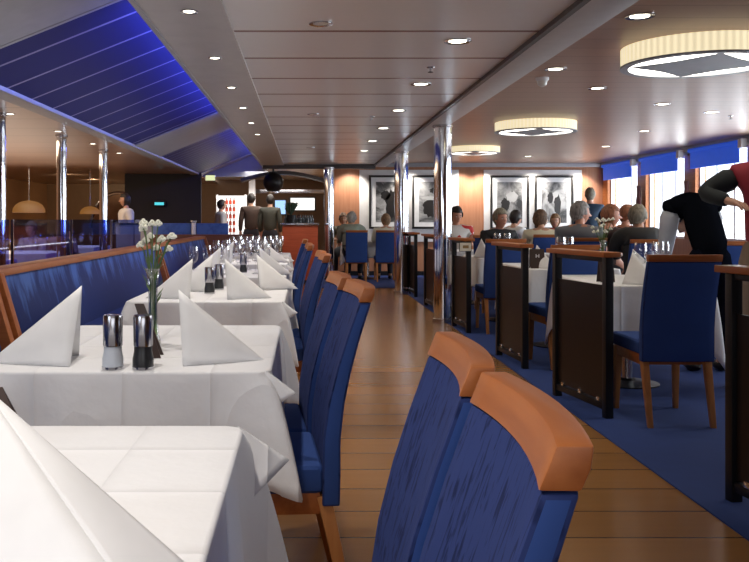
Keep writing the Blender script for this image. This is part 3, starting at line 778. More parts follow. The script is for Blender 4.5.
# banquette bench on the left
def bench(y0, y1, lab, ends=True):
    t = thing('banquette_bench', lab, 'bench', (0, 0, 0), group='blue banquettes by the left tables')
    rows = []
    for z, x, th in ((.42, -1.50, .14), (.55, -1.51, .13), (.70, -1.55, .11), (.82, -1.585, .09), (.885, -1.60, .07)):
        rows.append([(x, y0+.06, z), (x+.012, y0+.10, z), (x+.012, y1-.10, z), (x, y1-.06, z), (x-th, y1-.06, z), (x-th, y0+.06, z)])
    b = MB(); b.grid(rows, closed=True); b.f += [tuple(range(5, -1, -1)), tuple(4*6+i for i in range(6))]; b.mi += [0, 0]
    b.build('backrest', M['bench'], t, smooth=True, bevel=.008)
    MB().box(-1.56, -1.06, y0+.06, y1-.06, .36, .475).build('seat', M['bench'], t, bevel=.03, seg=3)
    MB().box(-1.54, -1.10, y0+.05, y1-.05, .02, .36).build('plinth', M['wood_y'], t, bevel=.004)
    MB().box(-1.71, -1.575, y0, y1, .885, .925).build('cap_rail', M['wood_y'], t, bevel=.006)
    for y in (y0, y1-.06):
        pr = [(-1.70, .0), (-1.08, .0), (-1.06, .46), (-1.44, .50), (-1.56, .905), (-1.70, .905)]
        mb = MB(); n = len(pr); mb.add([(x, yy, z) for yy in (y, y+.06) for x, z in pr], [tuple(range(n-1, -1, -1)), tuple(range(n, 2*n))]+[(i, (i+1) % n, n+(i+1) % n, n+i) for i in range(n)])
        mb.build('end_panel', M['wood'], t, bevel=.004)
    MB().box(-1.72, -1.68, y0, y1, .02, .89).build('rear_panel', M['wood_y'], t)
bench(-.6, 4.33, 'blue velvet banquette bench with wood rail nearest the camera')
bench(4.40, 9.15, 'blue velvet banquette bench with wood rail beside the second left tables')
bench(9.22, 13.6, 'far blue velvet banquette bench past the wooden end panel')

# ------------------------------------------------------------------ left dining area behind the blue glass
for i, (a, b) in enumerate(((5.0, 8.0), (8.1, 10.05), (10.15, 12.15), (12.25, 14.4))):
    o = ['nearest', 'second', 'third', 'farthest'][i]
    t = thing('glass_screen', f'blue glass screen along the left pillars, {o} pane', 'screen', (-2.76, a, 0), group='blue glass screens')
    MB().box(-.006, .006, 0, b-a, .62, 1.185).build('glass_pane', M['blue_glass'], t)
    MB().box(-.05, .05, 0, b-a, .0, .62).build('base_panel', M['wall_dark'], t, bevel=.004)
    MB().box(-.012, .012, 0, .02, .6, 1.185).build('clamp_post', M['steel'], t)
for i, (x, y) in enumerate(((-3.7, 9.0), (-3.8, 11.5), (-3.8, 14.0), (-5.2, 12.5))):
    o = ['nearest the camera', 'second from the camera', 'farthest along the glass', 'set back by the left wall'][i]
    table(x-.5, x+.5, y-.55, y+.55, f'dining table behind the blue glass, {o}', f'white tablecloth behind the blue glass, {o}', 70+i, drop=.2, group='tables behind the blue glass')
    for k in range(8):
        WG.put((x-.4+.8*((k*.37) % 1), y-.45+.9*(k+.5)/8, .752), 0, f'wine glass behind the blue glass, on the table {o}', f'wine glasses on the table behind the blue glass, {o}')
def dome_lamp(x, y, z, r, lab, lit=True):
    t = thing('dome_pendant_lamp', lab, 'lamp', (x, y, z), group='amber dome lamps')
    MB().lathe([(r, 0), (r*.97, r*.25), (r*.8, r*.5), (r*.5, r*.68), (.03, r*.76)], n=32, cap=False).build('lamp_shade', M['orange_glow'], t, smooth=True)
    MB().lathe([(0, .02), (r*.93, .02)], n=32, cap=False).build('diffuser', M['lamp_white'] if lit else M['orange_glow'], t)
    MB().tube([(0, 0, r*.75), (0, 0, ZL-z)], .008).build('suspension_rod', M['steel'], t)
dome_lamp(-5.2, 16.2, 1.32, .30, 'glowing amber dome lamp at far left beyond the chrome pillars')
dome_lamp(-4.3, 17.2, 1.30, .20, 'smaller dim amber dome lamp right of the glowing one', False)
# arched chrome frame beside the waiter
t = thing('arched_mirror', 'large round mirror with pale arched rim behind the waiter', 'mirror', (-4.1, 18.9, 0))
MB().tube([(.62*math.cos(PI*k/24), 0, 1.0+.78*math.sin(PI*k/24)) for k in range(25)], .035, 8).build('rim', M['steel'], t, smooth=True)
mb = MB(); mb.add([(.61*math.cos(PI*k/24), .03, 1.0+.77*math.sin(PI*k/24)) for k in range(25)]+[(-.61, .03, .2), (.61, .03, .2)], [tuple(range(27))]); mb.build('mirror_glass', simple('smoked_mirror', (.22, .13, .08), .12, .9), t)
mb = MB(); mb.box(-.65, -.58, -.03, .04, 0, 1.0); mb.box(.58, .65, -.03, .04, 0, 1.0); mb.build('mirror_stand', M['wall_dark'], t)
# service cabinet beside the glass end
t = thing('service_cabinet', 'grey service cabinet with dark top at the end of the blue glass', 'cabinet', (-2.95, 15.1, 0))
MB().box(-.32, .32, -.22, .22, .04, 1.10).build('carcass', simple('cabinet_grey', (.30, .30, .31), .5), t, bevel=.008)
MB().box(-.34, .34, -.24, .24, 1.10, 1.13).build('top', M['black'], t, bevel=.004)
for s in (-1, 1):
    d = MB().box(s*.16-.15, s*.16+.15, -.235, -.22, .08, 1.06).build('door', simple('cabinet_door_grey', (.36, .36, .37), .45), t, bevel=.004)
    MB().box(s*.03-.006, s*.03+.006, -.25, -.235, .5, .66).build('handle', M['steel'], d)

# ------------------------------------------------------------------ bar area at the far end
struct('wall_bar_left', MB().box(-3.9, -2.25, 18.6, 18.7, 0, ZR), M['wall_black'])
for (x0, x1, lab) in ((-2.95, -2.10, 'far blue booth seat left of the white divider post'), (-2.0, -1.42, 'far blue booth seat right of the white divider post')):
    t = thing('booth_seat', lab, 'booth', ((x0+x1)/2, 15.9, 0), group='far blue booths'); w = (x1-x0)/2
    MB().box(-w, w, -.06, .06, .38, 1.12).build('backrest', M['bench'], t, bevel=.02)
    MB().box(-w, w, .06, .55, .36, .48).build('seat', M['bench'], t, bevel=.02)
    MB().box(-w, w, -.05, .5, 0, .36).build('plinth', M['wood'], t, bevel=.004)
t = thing('divider_post', 'slim white post between the far blue booths', 'post', (-2.05, 15.85, 0))
MB().box(-.035, .035, -.05, .05, 0, 1.14).build('post_shaft', M['white_paint'], t, bevel=.004)
MB().box(-.05, .05, -.065, .065, 1.14, 1.17).build('post_cap', M['steel'], t, bevel=.004)
tag(MB().box(-2.7, -.9, 14.85, 14.95, 0, .93).build('low_wall_panel', wood_mat('low_panel_wood', (.16, .06, .035), (.12, .045, .025)), bevel=.006), 'low brown wood panel in front of the far blue booths', 'panel')
# televisions
def tv(x, y, z, w, h, mat, lab):
    t = thing('wall_screen', lab, 'screen', (x, y, z))
    MB().box(-w/2-.03, w/2+.03, -.03, .03, -h/2-.03, h/2+.03).build('casing', M['black'], t, bevel=.008)
    MB().box(-w/2, w/2, -.034, -.03, -h/2, h/2).build('display', M[mat], t)
tv(-3.13, 18.5, 1.53, .20, .06, 'screen_teal', 'small teal glowing screen in the dark corner')
tv(-.62, 21.6, 1.50, .26, .34, 'screen_blue', 'blue lit screen behind the bar')
tv(-.06, 21.6, 1.58, .60, .30, 'white_glow', 'bright white backlit panel above the bar counter')
# lit bottle shelf
t = thing('lit_bottle_shelf', 'tall white backlit shelf at the far end left of the standing couple', 'shelf', (-1.80, 21.2, 0))
MB().box(-.33, .33, .0, .04, .62, 1.78).build('back_panel', M['white_glow'], t)
fr = MB(); fr.box(-.37, -.33, -.2, .04, 0, 1.8); fr.box(.33, .37, -.2, .04, 0, 1.8); fr.box(-.33, .33, -.2, .04, 0, .62); fr.build('carcass', M['white_paint'], t, bevel=.004)
for k in range(6): MB().box(-.33, .33, -.2, 0, .70+.17*k, .712+.17*k).build('shelf', M['white_paint'], t)
def make_bottle(col):
    t = thing('bottle', 'bottle', 'bottle')
    MB().lathe([(.034, 0), (.036, .01), (.036, .085), (.012, .115), (.012, .145)], n=12).build('bottle_body', col, t, smooth=True)
    MB().lathe([(.014, .14), (.014, .155)], n=12).build('bottle_cap', M['black'], t)
    return t
BR = Proto(make_bottle(M['red'])); BD = Proto(make_bottle(M['bottle']))
for k in range(6):
    for j, x in enumerate((-.12, -.03, .06)):
        BR.put((-1.80+x, 21.08, .712+.17*k), 0, f'red bottle on the {["lowest", "second", "third", "fourth", "fifth", "top"][k]} shelf of the white backlit unit', 'red bottles on the lit shelf')
tag(MB().box(-1.38, -1.22, 21.1, 21.3, 0, 2.2).build('pale_post', M['white_paint'], bevel=.01), 'pale square post right of the backlit bottle shelf', 'post')
# bar counter
t = thing('bar_counter', 'reddish brown bar counter at the end of the left row', 'counter', (0, 16.0, 0))
MB().box(-.42, .24, 0, .9, .06, 1.08).build('counter_front', M['red_wood'], t, bevel=.006)
MB().box(-.46, .26, -.05, .95, 1.08, 1.12).build('counter_top', M['steel'], t, bevel=.006)
MB().box(-.40, .22, .02, .88, 0, .06).build('plinth', M['black'], t)
for k in range(12):
    BD.put((-.36+.045*k, 16.15+.12*(k % 3), 1.12), 0, 'dark bottle in the row on the bar counter', 'dark bottles on the bar counter')
t = thing('potted_plant', 'dark spiky plant standing on the bar counter', 'plant', (-.26, 16.05, 1.12)); t.scale = (1.3, 1.3, 1.55)
MB().lathe([(.05, 0), (.065, .10), (.06, .10)], n=16).build('pot', M['black'], t, smooth=True)
lf = MB()
for k in range(16):
    a = k*2.4; d = Vector((math.cos(a), math.sin(a), 0)); s = Vector((-d.y, d.x, 0))*.012; L = .10+.05*(k % 3)
    pts = [Vector((0, 0, .09)), d*L*.5+Vector((0, 0, .25)), d*L+Vector((0, 0, .22-.05*(k % 2)))]
    lf.add([pts[0]-s*.5, pts[0]+s*.5, pts[1]+s, pts[2], pts[1]-s], [(0, 1, 2, 3, 4)])
lf.build('leaf', simple('dark_leaf', (.02, .045, .025), .5), t)
# curved canopy over the bar and hanging black globe
arc = MB(); rows = []
for k in range(21):
    u = k/20; x = -1.35+1.75*u; z = 1.98+.16*math.sin(PI*u); rows.append([(x, 18.0, z), (x, 18.0, z+.07), (x, 18.5, z+.07), (x, 18.5, z)])
arc.grid(rows, closed=True); tag(arc.build('bar_canopy', M['beam_dark'], smooth=True, angle=40), 'dark arched canopy rail above the bar', 'canopy')
t = thing('hanging_speaker', 'round black speaker globe hanging from the ceiling above the bar', 'speaker', (-.66, 17.9, 2.0))
MB().sphere((0, 0, -.04), (.21, .21, .22), n=20, m=14).build('housing', M['black'], t, smooth=True)
MB().tube([(0, 0, .15), (0, 0, .40)], .02).build('suspension_rod', M['black'], t)
MB().lathe([(.10, -.262), (.13, -.25), (.13, -.23)], n=20).build('grille_ring', M['steel'], t)
t = thing('exit_sign', 'small lit yellowish green exit sign over the dark corner', 'sign', (-2.0, 18.2, 2.07))
MB().box(-.11, .11, -.03, .03, -.065, .065).build('casing', M['steel'], t, bevel=.006)
MB().box(-.10, .10, -.034, -.03, -.055, .055).build('lit_face', M['exit_glow'], t)
tag(MB().box(-1.35, .5, 21.65, 21.75, 1.85, 1.95).build('back_bar_shelf', M['steel'], bevel=.006), 'long steel shelf high behind the bar', 'shelf')

# ------------------------------------------------------------------ people
SK = []
def skin_obj(name, parent, mats, verts, edges, root=0, sub=1):
    me = bpy.data.meshes.new(name); me.from_pydata([v[0] for v in verts], edges, [])
    for m in mats: me.materials.append(m)
    o = bpy.data.objects.new(name, me); COL.objects.link(o); o.parent = parent
    md = o.modifiers.new('skin', 'SKIN'); md.use_smooth_shade = True
    if not me.skin_vertices: me.attributes  # layer is created with the modifier
    sv = me.skin_vertices[0].data
    for i, (p, r) in enumerate(verts):
        sv[i].radius = (r, r) if not hasattr(r, '__len__') else r; sv[i].use_root = (i == root)
    s = o.modifiers.new('sub', 'SUBSURF'); s.levels = s.render_levels = sub
    SK.append(o); return o
SKIN = simple('skin_tone', (.55, .30, .20), .55, sss=.05)
SKIN2 = simple('skin_tone_ruddy', (.56, .27, .18), .55, sss=.05)
EYE = simple('eye_dark', (.02, .015, .012), .3); EYEW = simple('eye_white', (.7, .68, .65), .3); LIP = simple('lips', (.36, .12, .10), .5)
def hair_mat(name, col, rough):
    m, nt, b = new_mat(name); tc = N(nt, 'ShaderNodeTexCoord'); mp = N(nt, 'ShaderNodeMapping'); mp.inputs['Scale'].default_value = (60, 60, 14)
    nz = N(nt, 'ShaderNodeTexNoise'); nz.inputs['Scale'].default_value = 1.2; nz.inputs['Detail'].default_value = 4
    nt.links.new(tc.outputs['Object'], mp.inputs[0]); nt.links.new(mp.outputs[0], nz.inputs['Vector'])
    cr = N(nt, 'ShaderNodeValToRGB'); cr.color_ramp.elements[0].color = (*[c*.45 for c in col], 1); cr.color_ramp.elements[1].color = (*[c*1.5 for c in col], 1)
    cr.color_ramp.elements[0].position = .3; cr.color_ramp.elements[1].position = .7
    nt.links.new(nz.outputs['Fac'], cr.inputs[0]); nt.links.new(cr.outputs[0], b.inputs['Base Color']); setp(b, rough=rough); return m
HAIRS = {'grey': hair_mat('hair_grey', (.30, .28, .26), .7), 'brown': hair_mat('hair_brown', (.12, .065, .035), .65), 'dark': hair_mat('hair_dark', (.018, .013, .011), .5),
         'auburn': hair_mat('hair_auburn', (.27, .10, .045), .6), 'blond': hair_mat('hair_dark_blond', (.25, .15, .075), .65), 'greyb': hair_mat('hair_grey_brown', (.19, .165, .12), .7)}
HEADS = []
def head_mesh(center, yaw, pitch, body, hair_kind, hair_len, parent, skinmat, s=1.0, roll=0.0):
    mb = MB(); n, m = 22, 16
    def shape(p):
        x, y, z = p
        if z < 0: k = 1+z*.42; x *= k; y = y*(1+z*.20)+(-z)*.10*(1 if y > 0 else .2)
        if y < 0: y *= 1.06; z = z
        return Vector((x*.077, y*.096, z*.122))
    v0 = len(mb.v); mb.sphere((0, 0, 0), 1.0, 0, n, m); mb.v = [tuple(shape(p)) for p in mb.v]
    # brow, nose, ears, eyes, mouth
    mb.add([(-.010, .093, .012), (.010, .093, .012), (0, .128, -.026), (-.016, .092, -.034), (.016, .092, -.034)], [(0, 2, 1), (0, 3, 2), (1, 2, 4), (3, 4, 2)], 0)
    for sx in (-1, 1):
        mb.sphere((sx*.078, -.006, -.006), (.010, .020, .032), 0, 8, 6)
        mb.sphere((sx*.030, .083, .004), (.013, .010, .008), 3, 8, 6); mb.sphere((sx*.030, .091, .004), (.006, .004, .006), 1, 8, 5)
        mb.tube([(sx*.014, .094, .022), (sx*.030, .094, .026), (sx*.046, .084, .021)], .004, 5, 1)
    mb.sphere((0, .088, -.058), (.024, .010, .006), 2, 10, 5)
    R = Matrix.Translation(center) @ Euler((pitch, roll, yaw)).to_matrix().to_4x4() @ Matrix.Scale(s, 4)
    HEADS.append((body, [R @ Vector(p) for p in mb.v], mb.f, mb.mi))
    # hair shell
    hb = MB(); hb.sphere((0, 0, 0), 1.0, 0, 30, 22)
    pts = [shape(p) for p in hb.v]; keep = []
    low = {'short': -.085, 'mid': -.13, 'long': -.19}[hair_len]
    P = []
    for p, q in zip(hb.v, pts):
        j = .022*math.sin(p[0]*9+p[1]*7+p[2]*5)+.018*math.sin(p[2]*13-p[0]*11)+.012*math.sin(p[1]*21+p[0]*19)
        g = Vector((q.x*1.18, q.y*1.12-.006, q.z*1.10+.008))*(1+j)
        if hair_len == 'long' and g.z < -.02: g.z *= 1.5; g.x *= 1.15
        if hair_len == 'mid' and g.z < -.02: g.x *= 1.08; g.y = g.y*1.02-.006
        P.append(g)
    for f in hb.f:
        c_ = sum((P[i] for i in f), Vector())/len(f)
        if (c_.z > .055-max(0, -c_.y)*.6 and c_.y > .03) and c_.z > .058 or (c_.y <= .03 and c_.z > low and not (c_.y > -.015 and c_.z < -.02 and hair_len == 'short')): keep.append(f)
    h2 = MB(); h2.add([R @ p for p in P], keep)
    h2.build('hair', HAIRS[hair_kind], parent, smooth=True, solid=.012*s, angle=80)

def person(label, loc, rz, pose, top, legs, hair='brown', hl='short', yaw=0.0, pitch=0.0, skinmat=None, s=1.0, arms=None, sleeve='long', sleevemat=None, vest=None, lean=0.0, fat=1.1, group=None, hroll=0.0):
    t = thing('person', label, 'person', loc, rz, group); t.scale = (s, s, s)
    skinmat = skinmat or SKIN
    J = {}
    if pose == 'sit':
        J['pel'] = (0, -.02, .56); J['waist'] = (0, -.03+lean*.25, .74); J['chest'] = (0, -.03+lean*.7, .92); J['neck'] = (0, lean-.02, 1.07); J['hb'] = (0, lean*1.08+.005, 1.115); J['head'] = (0, lean*1.2+.03, 1.205)
        for sx, S in ((-1, 'L'), (1, 'R')):
            J['sh'+S] = (sx*.175*fat, lean*.95-.02, 1.0); J['el'+S] = (sx*.25, lean+.06, .79); J['wr'+S] = (sx*.15, lean+.27, .80)
            J['hip'+S] = (sx*.10, .0, .54); J['kn'+S] = (sx*.12, .42, .50); J['an'+S] = (sx*.12, .36, .09); J['to'+S] = (sx*.12, .50, .04)
    elif pose == 'stand':
        J['pel'] = (0, 0, .95); J['waist'] = (0, .0, 1.10); J['chest'] = (0, .0, 1.28); J['neck'] = (0, .0, 1.47); J['hb'] = (0, .01, 1.53); J['head'] = (0, .03, 1.63)
        for sx, S in ((-1, 'L'), (1, 'R')):
            J['sh'+S] = (sx*.185, 0, 1.40); J['el'+S] = (sx*.24, -.03, 1.12); J['wr'+S] = (sx*.24, .06, .88)
            J['hip'+S] = (sx*.10, 0, .92); J['kn'+S] = (sx*.11, .02, .50); J['an'+S] = (sx*.11, 0, .09); J['to'+S] = (sx*.12, .14, .04)
    elif pose == 'bend':
        J['pel'] = (0, -.12, .97); J['waist'] = (0, -.04, 1.12); J['chest'] = (0, .10, 1.30); J['neck'] = (0, .26, 1.40); J['hb'] = (0, .33, 1.36); J['head'] = (.03, .44, 1.22)
        for sx, S in ((-1, 'L'), (1, 'R')):
            J['sh'+S] = (sx*.175, .20, 1.32); J['el'+S] = (sx*.20, .24, 1.0); J['wr'+S] = (sx*.19, .34, .79)
            J['hip'+S] = (sx*.10, -.10, .93); J['kn'+S] = (sx*.11, -.04, .50); J['an'+S] = (sx*.11, -.10, .09); J['to'+S] = (sx*.12, .04, .04)
    J.update(arms or {})
    J = {k: Vector(v) for k, v in J.items()}
    V = []; E = []
    def add(p, r, par=None):
        V.append((tuple(p), r)); i = len(V)-1
        if par is not None: E.append((par, i))
        return i
    pel = add(J['pel'], .105*fat); wa = add(J['waist'], .105*fat, pel); ch = add(J['chest'], .13*fat, wa)
    uc = add(J['chest'].lerp(J['neck'], .62), .10, ch); nk = add(J['neck'], .055, uc); hb = add(J['hb'], .052, nk); add(J['head'], .06, hb)
    for S, sx in (('L', -1), ('R', 1)):
        sh = add(J['sh'+S], .062, uc); mid = add(J['sh'+S].lerp(J['el'+S], .5), .048, sh); el = add(J['el'+S], .041, mid); wr = add(J['wr'+S], .028, el)
        d = (J['wr'+S]-J['el'+S]).normalized(); palm = add(J['wr'+S]+d*.055, .032, wr)
        side = d.cross(Vector((0, 0, 1))); side = side.normalized() if side.length > .1 else Vector((1, 0, 0))
        up = side.cross(d)
        for q, L in enumerate((.062, .075, .07, .055)):
            b0 = J['wr'+S]+d*.085+side*(.030-.020*q)
            k = add(b0, .0095, palm); k2 = add(b0+d*L*.5-up*.008, .0085, k); add(b0+d*L*.85-up*.026, .0075, k2)
        tb = J['wr'+S]+d*.045-side*sx*.038; k = add(tb, .011, palm); add(tb+d*.035-side*sx*.016, .009, k)
        hp = add(J['hip'+S].lerp(J['kn'+S], .3), .085*fat, pel); kn = add(J['kn'+S], .062, hp); an = add(J['an'+S], .042, kn); add(J['to'+S], .036, an)
    body = skin_obj('body', t, [skinmat, EYE, LIP, EYEW], V, E)
    # top
    V2 = []; E2 = []
    def add2(p, r, par=None):
        V2.append((tuple(p), r)); i = len(V2)-1
        if par is not None: E2.append((par, i))
        return i
    g = .022
    lowp = J['pel']+(J['pel']-J['waist'])*(.15 if pose == 'sit' else .75)
    a = add2(lowp, .14*fat+g); b = add2(J['waist'], .128*fat+g, a); c = add2(J['chest'], .143*fat+g, b); d0 = add2(J['chest'].lerp(J['neck'], .66), .126+g*.5, c); add2(J['neck'].lerp(J['hb'], .15), .064+g*.4, d0)
    for S in 'LR':
        sh = add2(J['sh'+S], .068+g, d0)
        if sleevemat is not None: add2(J['sh'+S].lerp(J['el'+S], .16), .072+g, sh)
        if sleevemat is None:
            mid = add2(J['sh'+S].lerp(J['el'+S], .55), .054+g*.8, sh)
            if sleeve == 'long': el = add2(J['el'+S], .047+g*.7, mid); add2(J['el'+S].lerp(J['wr'+S], .92), .034+g*.5, el)
    skin_obj('shirt', t, [top], V2, E2)
    if sleevemat is not None:
        for S in 'LR':
            skin_obj('sleeve', t, [sleevemat], [(tuple(J['sh'+S]), .078+g), (tuple(J['sh'+S].lerp(J['el'+S], .5)), .056+g*.9), (tuple(J['el'+S]), .05+g*.8), (tuple(J['el'+S].lerp(J['wr'+S], .95)), .036+g*.5)], [(0, 1), (1, 2), (2, 3)])
    V3 = [(tuple(J['pel']), .145*fat+.012), (tuple(J['pel'].lerp(J['waist'], .7)), .125*fat+.01)]; E3 = [(0, 1)]
    for S in 'LR':
        k = len(V3); V3 += [(tuple(J['hip'+S].lerp(J['kn'+S], .3)), .092*fat+.012), (tuple(J['kn'+S]), .076), (tuple(J['an'+S]+Vector((0, 0, .01))), .058)]; E3 += [(0, k), (k, k+1), (k+1, k+2)]
    skin_obj('trousers', t, [legs], V3, E3)
    for S in 'LR':
        MB().sphere(tuple((J['an'+S]*.55+J['to'+S]*.45)*1.0+Vector((0, 0, -.018))), (.048, .125, .042), n=12, m=8).build('shoe', M['black'], t, smooth=True)
    head_mesh(J['head'], yaw, pitch, body, hair, hl, t, skinmat, 1.0, hroll)
    return t

def cm(name, c, r=.8): return simple(name, c, r)
dkt = cm('trousers_dark', (.02, .022, .03)); 
def flower_shirt():
    m, nt, b = new_mat('shirt_red_flowers'); tc = N(nt, 'ShaderNodeTexCoord'); vo = N(nt, 'ShaderNodeTexNoise'); vo.inputs['Scale'].default_value = 6.5; vo.inputs['Detail'].default_value = 1
    nt.links.new(tc.outputs['Object'], vo.inputs['Vector']); cr = N(nt, 'ShaderNodeValToRGB'); cr.color_ramp.interpolation = 'CONSTANT'
    cr.color_ramp.elements[0].color = (.8, .78, .76, 1); cr.color_ramp.elements[1].color = (.55, .03, .03, 1); cr.color_ramp.elements[1].position = .55
    nt.links.new(vo.outputs['Fac'], cr.inputs[0]); nt.links.new(cr.outputs[0], b.inputs['Base Color']); setp(b, rough=.8); return m
R_ = math.radians
person('grey haired person in a grey green shirt seated at the far left chair', (.90, 16.75, 0), R_(-12), 'sit', cm('shirt_grey_green', (.26, .30, .25)), dkt, 'grey', yaw=R_(-20), lean=.06, fat=1.3)
person('brown haired person seated beside the grey green shirt, far end', (.80, 17.86, 0), R_(170), 'sit', cm('shirt_olive', (.16, .16, .12)), dkt, 'brown', yaw=R_(10), s=.99)
person('person with short blond hair in a cream top on the far right chair', (1.58, 16.75, 0), R_(0), 'sit', cm('top_cream', (.72, .68, .56)), dkt, 'blond', 'mid', yaw=R_(15), lean=.05, s=.97)
person('dark haired man in a white shirt with red flowers facing the camera', (2.27, 13.0, 0), R_(180), 'sit', flower_shirt(), dkt, 'dark', yaw=R_(12), pitch=R_(-12), lean=.06, s=1.03, skinmat=SKIN2, sleeve='short')
person('grey haired man in a dark jacket seated behind the third divider', (2.50, 11.05, 0), R_(195), 'sit', cm('jacket_black', (.008, .008, .010)), dkt, 'greyb', yaw=R_(8), s=.99, fat=1.05, skinmat=SKIN2)
person('dark haired man in a white shirt turned right, behind the dark jacket man', (3.42, 14.2, 0), R_(-60), 'sit', cm('shirt_white', (.78, .78, .78)), dkt, 'dark', s=1.0, lean=.05)
person('brown haired woman in a cream cardigan seen from behind', (3.28, 11.95, 0), R_(-15), 'sit', cm('cardigan_cream', (.74, .68, .50)), dkt, 'brown', 'mid', yaw=R_(-50), lean=.04, s=.985, fat=1.05)
person('small person in a red top between the cream cardigan and grey shirt', (4.38, 15.05, 0), R_(160), 'sit', cm('top_red', (.50, .03, .05)), dkt, 'blond', 'mid', s=.96)
person('grey haired man in a grey shirt turned to the right', (3.12, 9.82, 0), R_(-30), 'sit', cm('shirt_grey', (.17, .18, .20)), dkt, 'grey', yaw=R_(-55), lean=.08, s=1.04, fat=1.15, skinmat=SKIN2, sleeve='short')
person('man standing far back by the corner window in a dark blue top', (5.17, 15.6, 0), R_(-20), 'stand', cm('top_navy', (.02, .045, .085)), dkt, 'greyb', s=1.0)
person('auburn haired woman facing right beside the window', (3.73, 10.55, 0), R_(-80), 'sit', cm('top_brown', (.05, .025, .02)), dkt, 'auburn', 'mid', yaw=R_(-25), s=1.02, skinmat=SKIN2)
person('auburn haired person behind the auburn woman, nearer the windows', (4.33, 11.6, 0), R_(-75), 'sit', cm('top_wine', (.10, .03, .03)), dkt, 'auburn', yaw=R_(-28), s=1.03, skinmat=SKIN2)
person('grey brown haired man in a dark pullover seen from behind', (3.52, 9.0, 0), R_(-10), 'sit', cm('pullover_charcoal', (.022, .022, .022)), dkt, 'greyb', yaw=R_(-40), pitch=R_(-10), lean=.12, s=1.0, fat=1.3)
person('person in a dark vest and pale grey sleeves bending over a table', (3.13, 6.75, 0), R_(2), 'bend', simple('vest_black', (.005, .006, .009), 1.0, spec=0), simple('trousers_black', (.005, .006, .011), 1.0, spec=0), 'dark', pitch=R_(-60), sleevemat=cm('sleeve_pale_grey', (.42, .43, .48)), s=.97, fat=.95)
person('person in a red top with black sleeves, elbow raised, at the right edge', (3.25, 6.0, 0), R_(150), 'stand', cm('top_crimson', (.30, .02, .035)), cm('trousers_beige', (.25, .17, .11)), 'dark', s=1.07, sleevemat=cm('sleeve_black', (.010, .013, .014)),
       arms={'elR': (.40, .10, 1.28), 'wrR': (.22, .26, 1.22), 'shR': (.19, .02, 1.40), 'elL': (-.30, .05, 1.15), 'wrL': (-.12, .24, 1.1)})
# left side
person('waiter in a white shirt by the arched mirror', (-3.37, 16.2, 0), R_(120), 'stand', cm('waiter_white', (.62, .62, .64)), dkt, 'dark', 'mid', s=.95)
person('diner in a pale top behind the blue glass, leftmost', (-4.0, 12.6, 0), R_(160), 'sit', cm('top_lilac', (.40, .34, .40)), dkt, 'brown', s=.86)
person('diner beside the pale top behind the blue glass', (-3.6, 12.7, 0), R_(190), 'sit', cm('top_mauve', (.25, .18, .22)), dkt, 'auburn', s=.86)
person('diner in dark blue behind the blue glass, right of the middle pillar', (-3.35, 12.0, 0), R_(-60), 'sit', cm('top_darkblue', (.03, .04, .07)), dkt, 'dark', s=.86)
person('person in a pale shirt standing before the lit bottle shelf', (-1.92, 19.6, 0), R_(-70), 'stand', cm('shirt_pale', (.50, .50, .50)), dkt, 'dark', s=.93)
person('person in a brown coat standing with back turned near the bar', (-1.26, 20.1, 0), R_(10), 'stand', cm('coat_brown', (.06, .035, .025)), dkt, 'dark', s=1.02)
person('person in a dark green coat beside the brown coat near the bar', (-.80, 19.7, 0), R_(-10), 'stand', cm('coat_green', (.05, .05, .038)), dkt, 'dark', s=1.0)

bpy.context.view_layer.update()
dg = bpy.context.evaluated_depsgraph_get()
for o in SK:
    me = bpy.data.meshes.new_from_object(o.evaluated_get(dg))
    o['_new'] = me.name
for o in SK:
    me = bpy.data.meshes[o['_new']]; del o['_new']; o.modifiers.clear(); o.data = me
    me.polygons.foreach_set('use_smooth', [True]*len(me.polygons))
for body, vs, fs, mi in HEADS:
    me = body.data; bm = bmesh.new(); bm.from_mesh(me); bv = [bm.verts.new(v) for v in vs]
    for f, m_ in zip(fs, mi):
        try: nf = bm.faces.new([bv[i] for i in f]); nf.material_index = m_; nf.smooth = True
        except ValueError: pass
    bmesh.ops.recalc_face_normals(bm, faces=bm.faces); bm.to_mesh(me); bm.free()

# ------------------------------------------------------------------ light
w = bpy.data.worlds.new('overcast'); sc.world = w; w.use_nodes = True
wn = w.node_tree; bg = wn.nodes['Background']
sky = wn.nodes.new('ShaderNodeTexSky'); sky.sky_type = 'HOSEK_WILKIE' if False else 'PREETHAM'
bg.inputs[0].default_value = (.88, .94, 1.0, 1); bg.inputs[1].default_value = 2.4
wn.nodes.remove(sky)
def area(name, loc, rot, sx, sy, e, col=(1, 1, 1), spread=PI):
    l = bpy.data.lights.new(name, 'AREA'); l.shape = 'RECTANGLE'; l.size = sx; l.size_y = sy; l.energy = e; l.color = col; l.spread = spread
    o = bpy.data.objects.new(name, l); COL.objects.link(o); o.location = loc; o.rotation_euler = rot; return o
def spot(name, loc, e, col=(1, .88, .7), size=1.9, target=None, r=.04):
    l = bpy.data.lights.new(name, 'SPOT'); l.energy = e; l.color = col; l.spot_size = size; l.spot_blend = .7; l.shadow_soft_size = r
    o = bpy.data.objects.new(name, l); COL.objects.link(o); o.location = loc
    if target: o.rotation_euler = (Vector(target)-Vector(loc)).to_track_quat('-Z', 'Y').to_euler()
    return o
# daylight pouring through the right hand windows
for a, b in WIN: area('window_daylight', (XR+.5, (a+b)/2, 1.6), (0, R_(90), 0), 1.4, 1.5, 65, (.86, .93, 1))
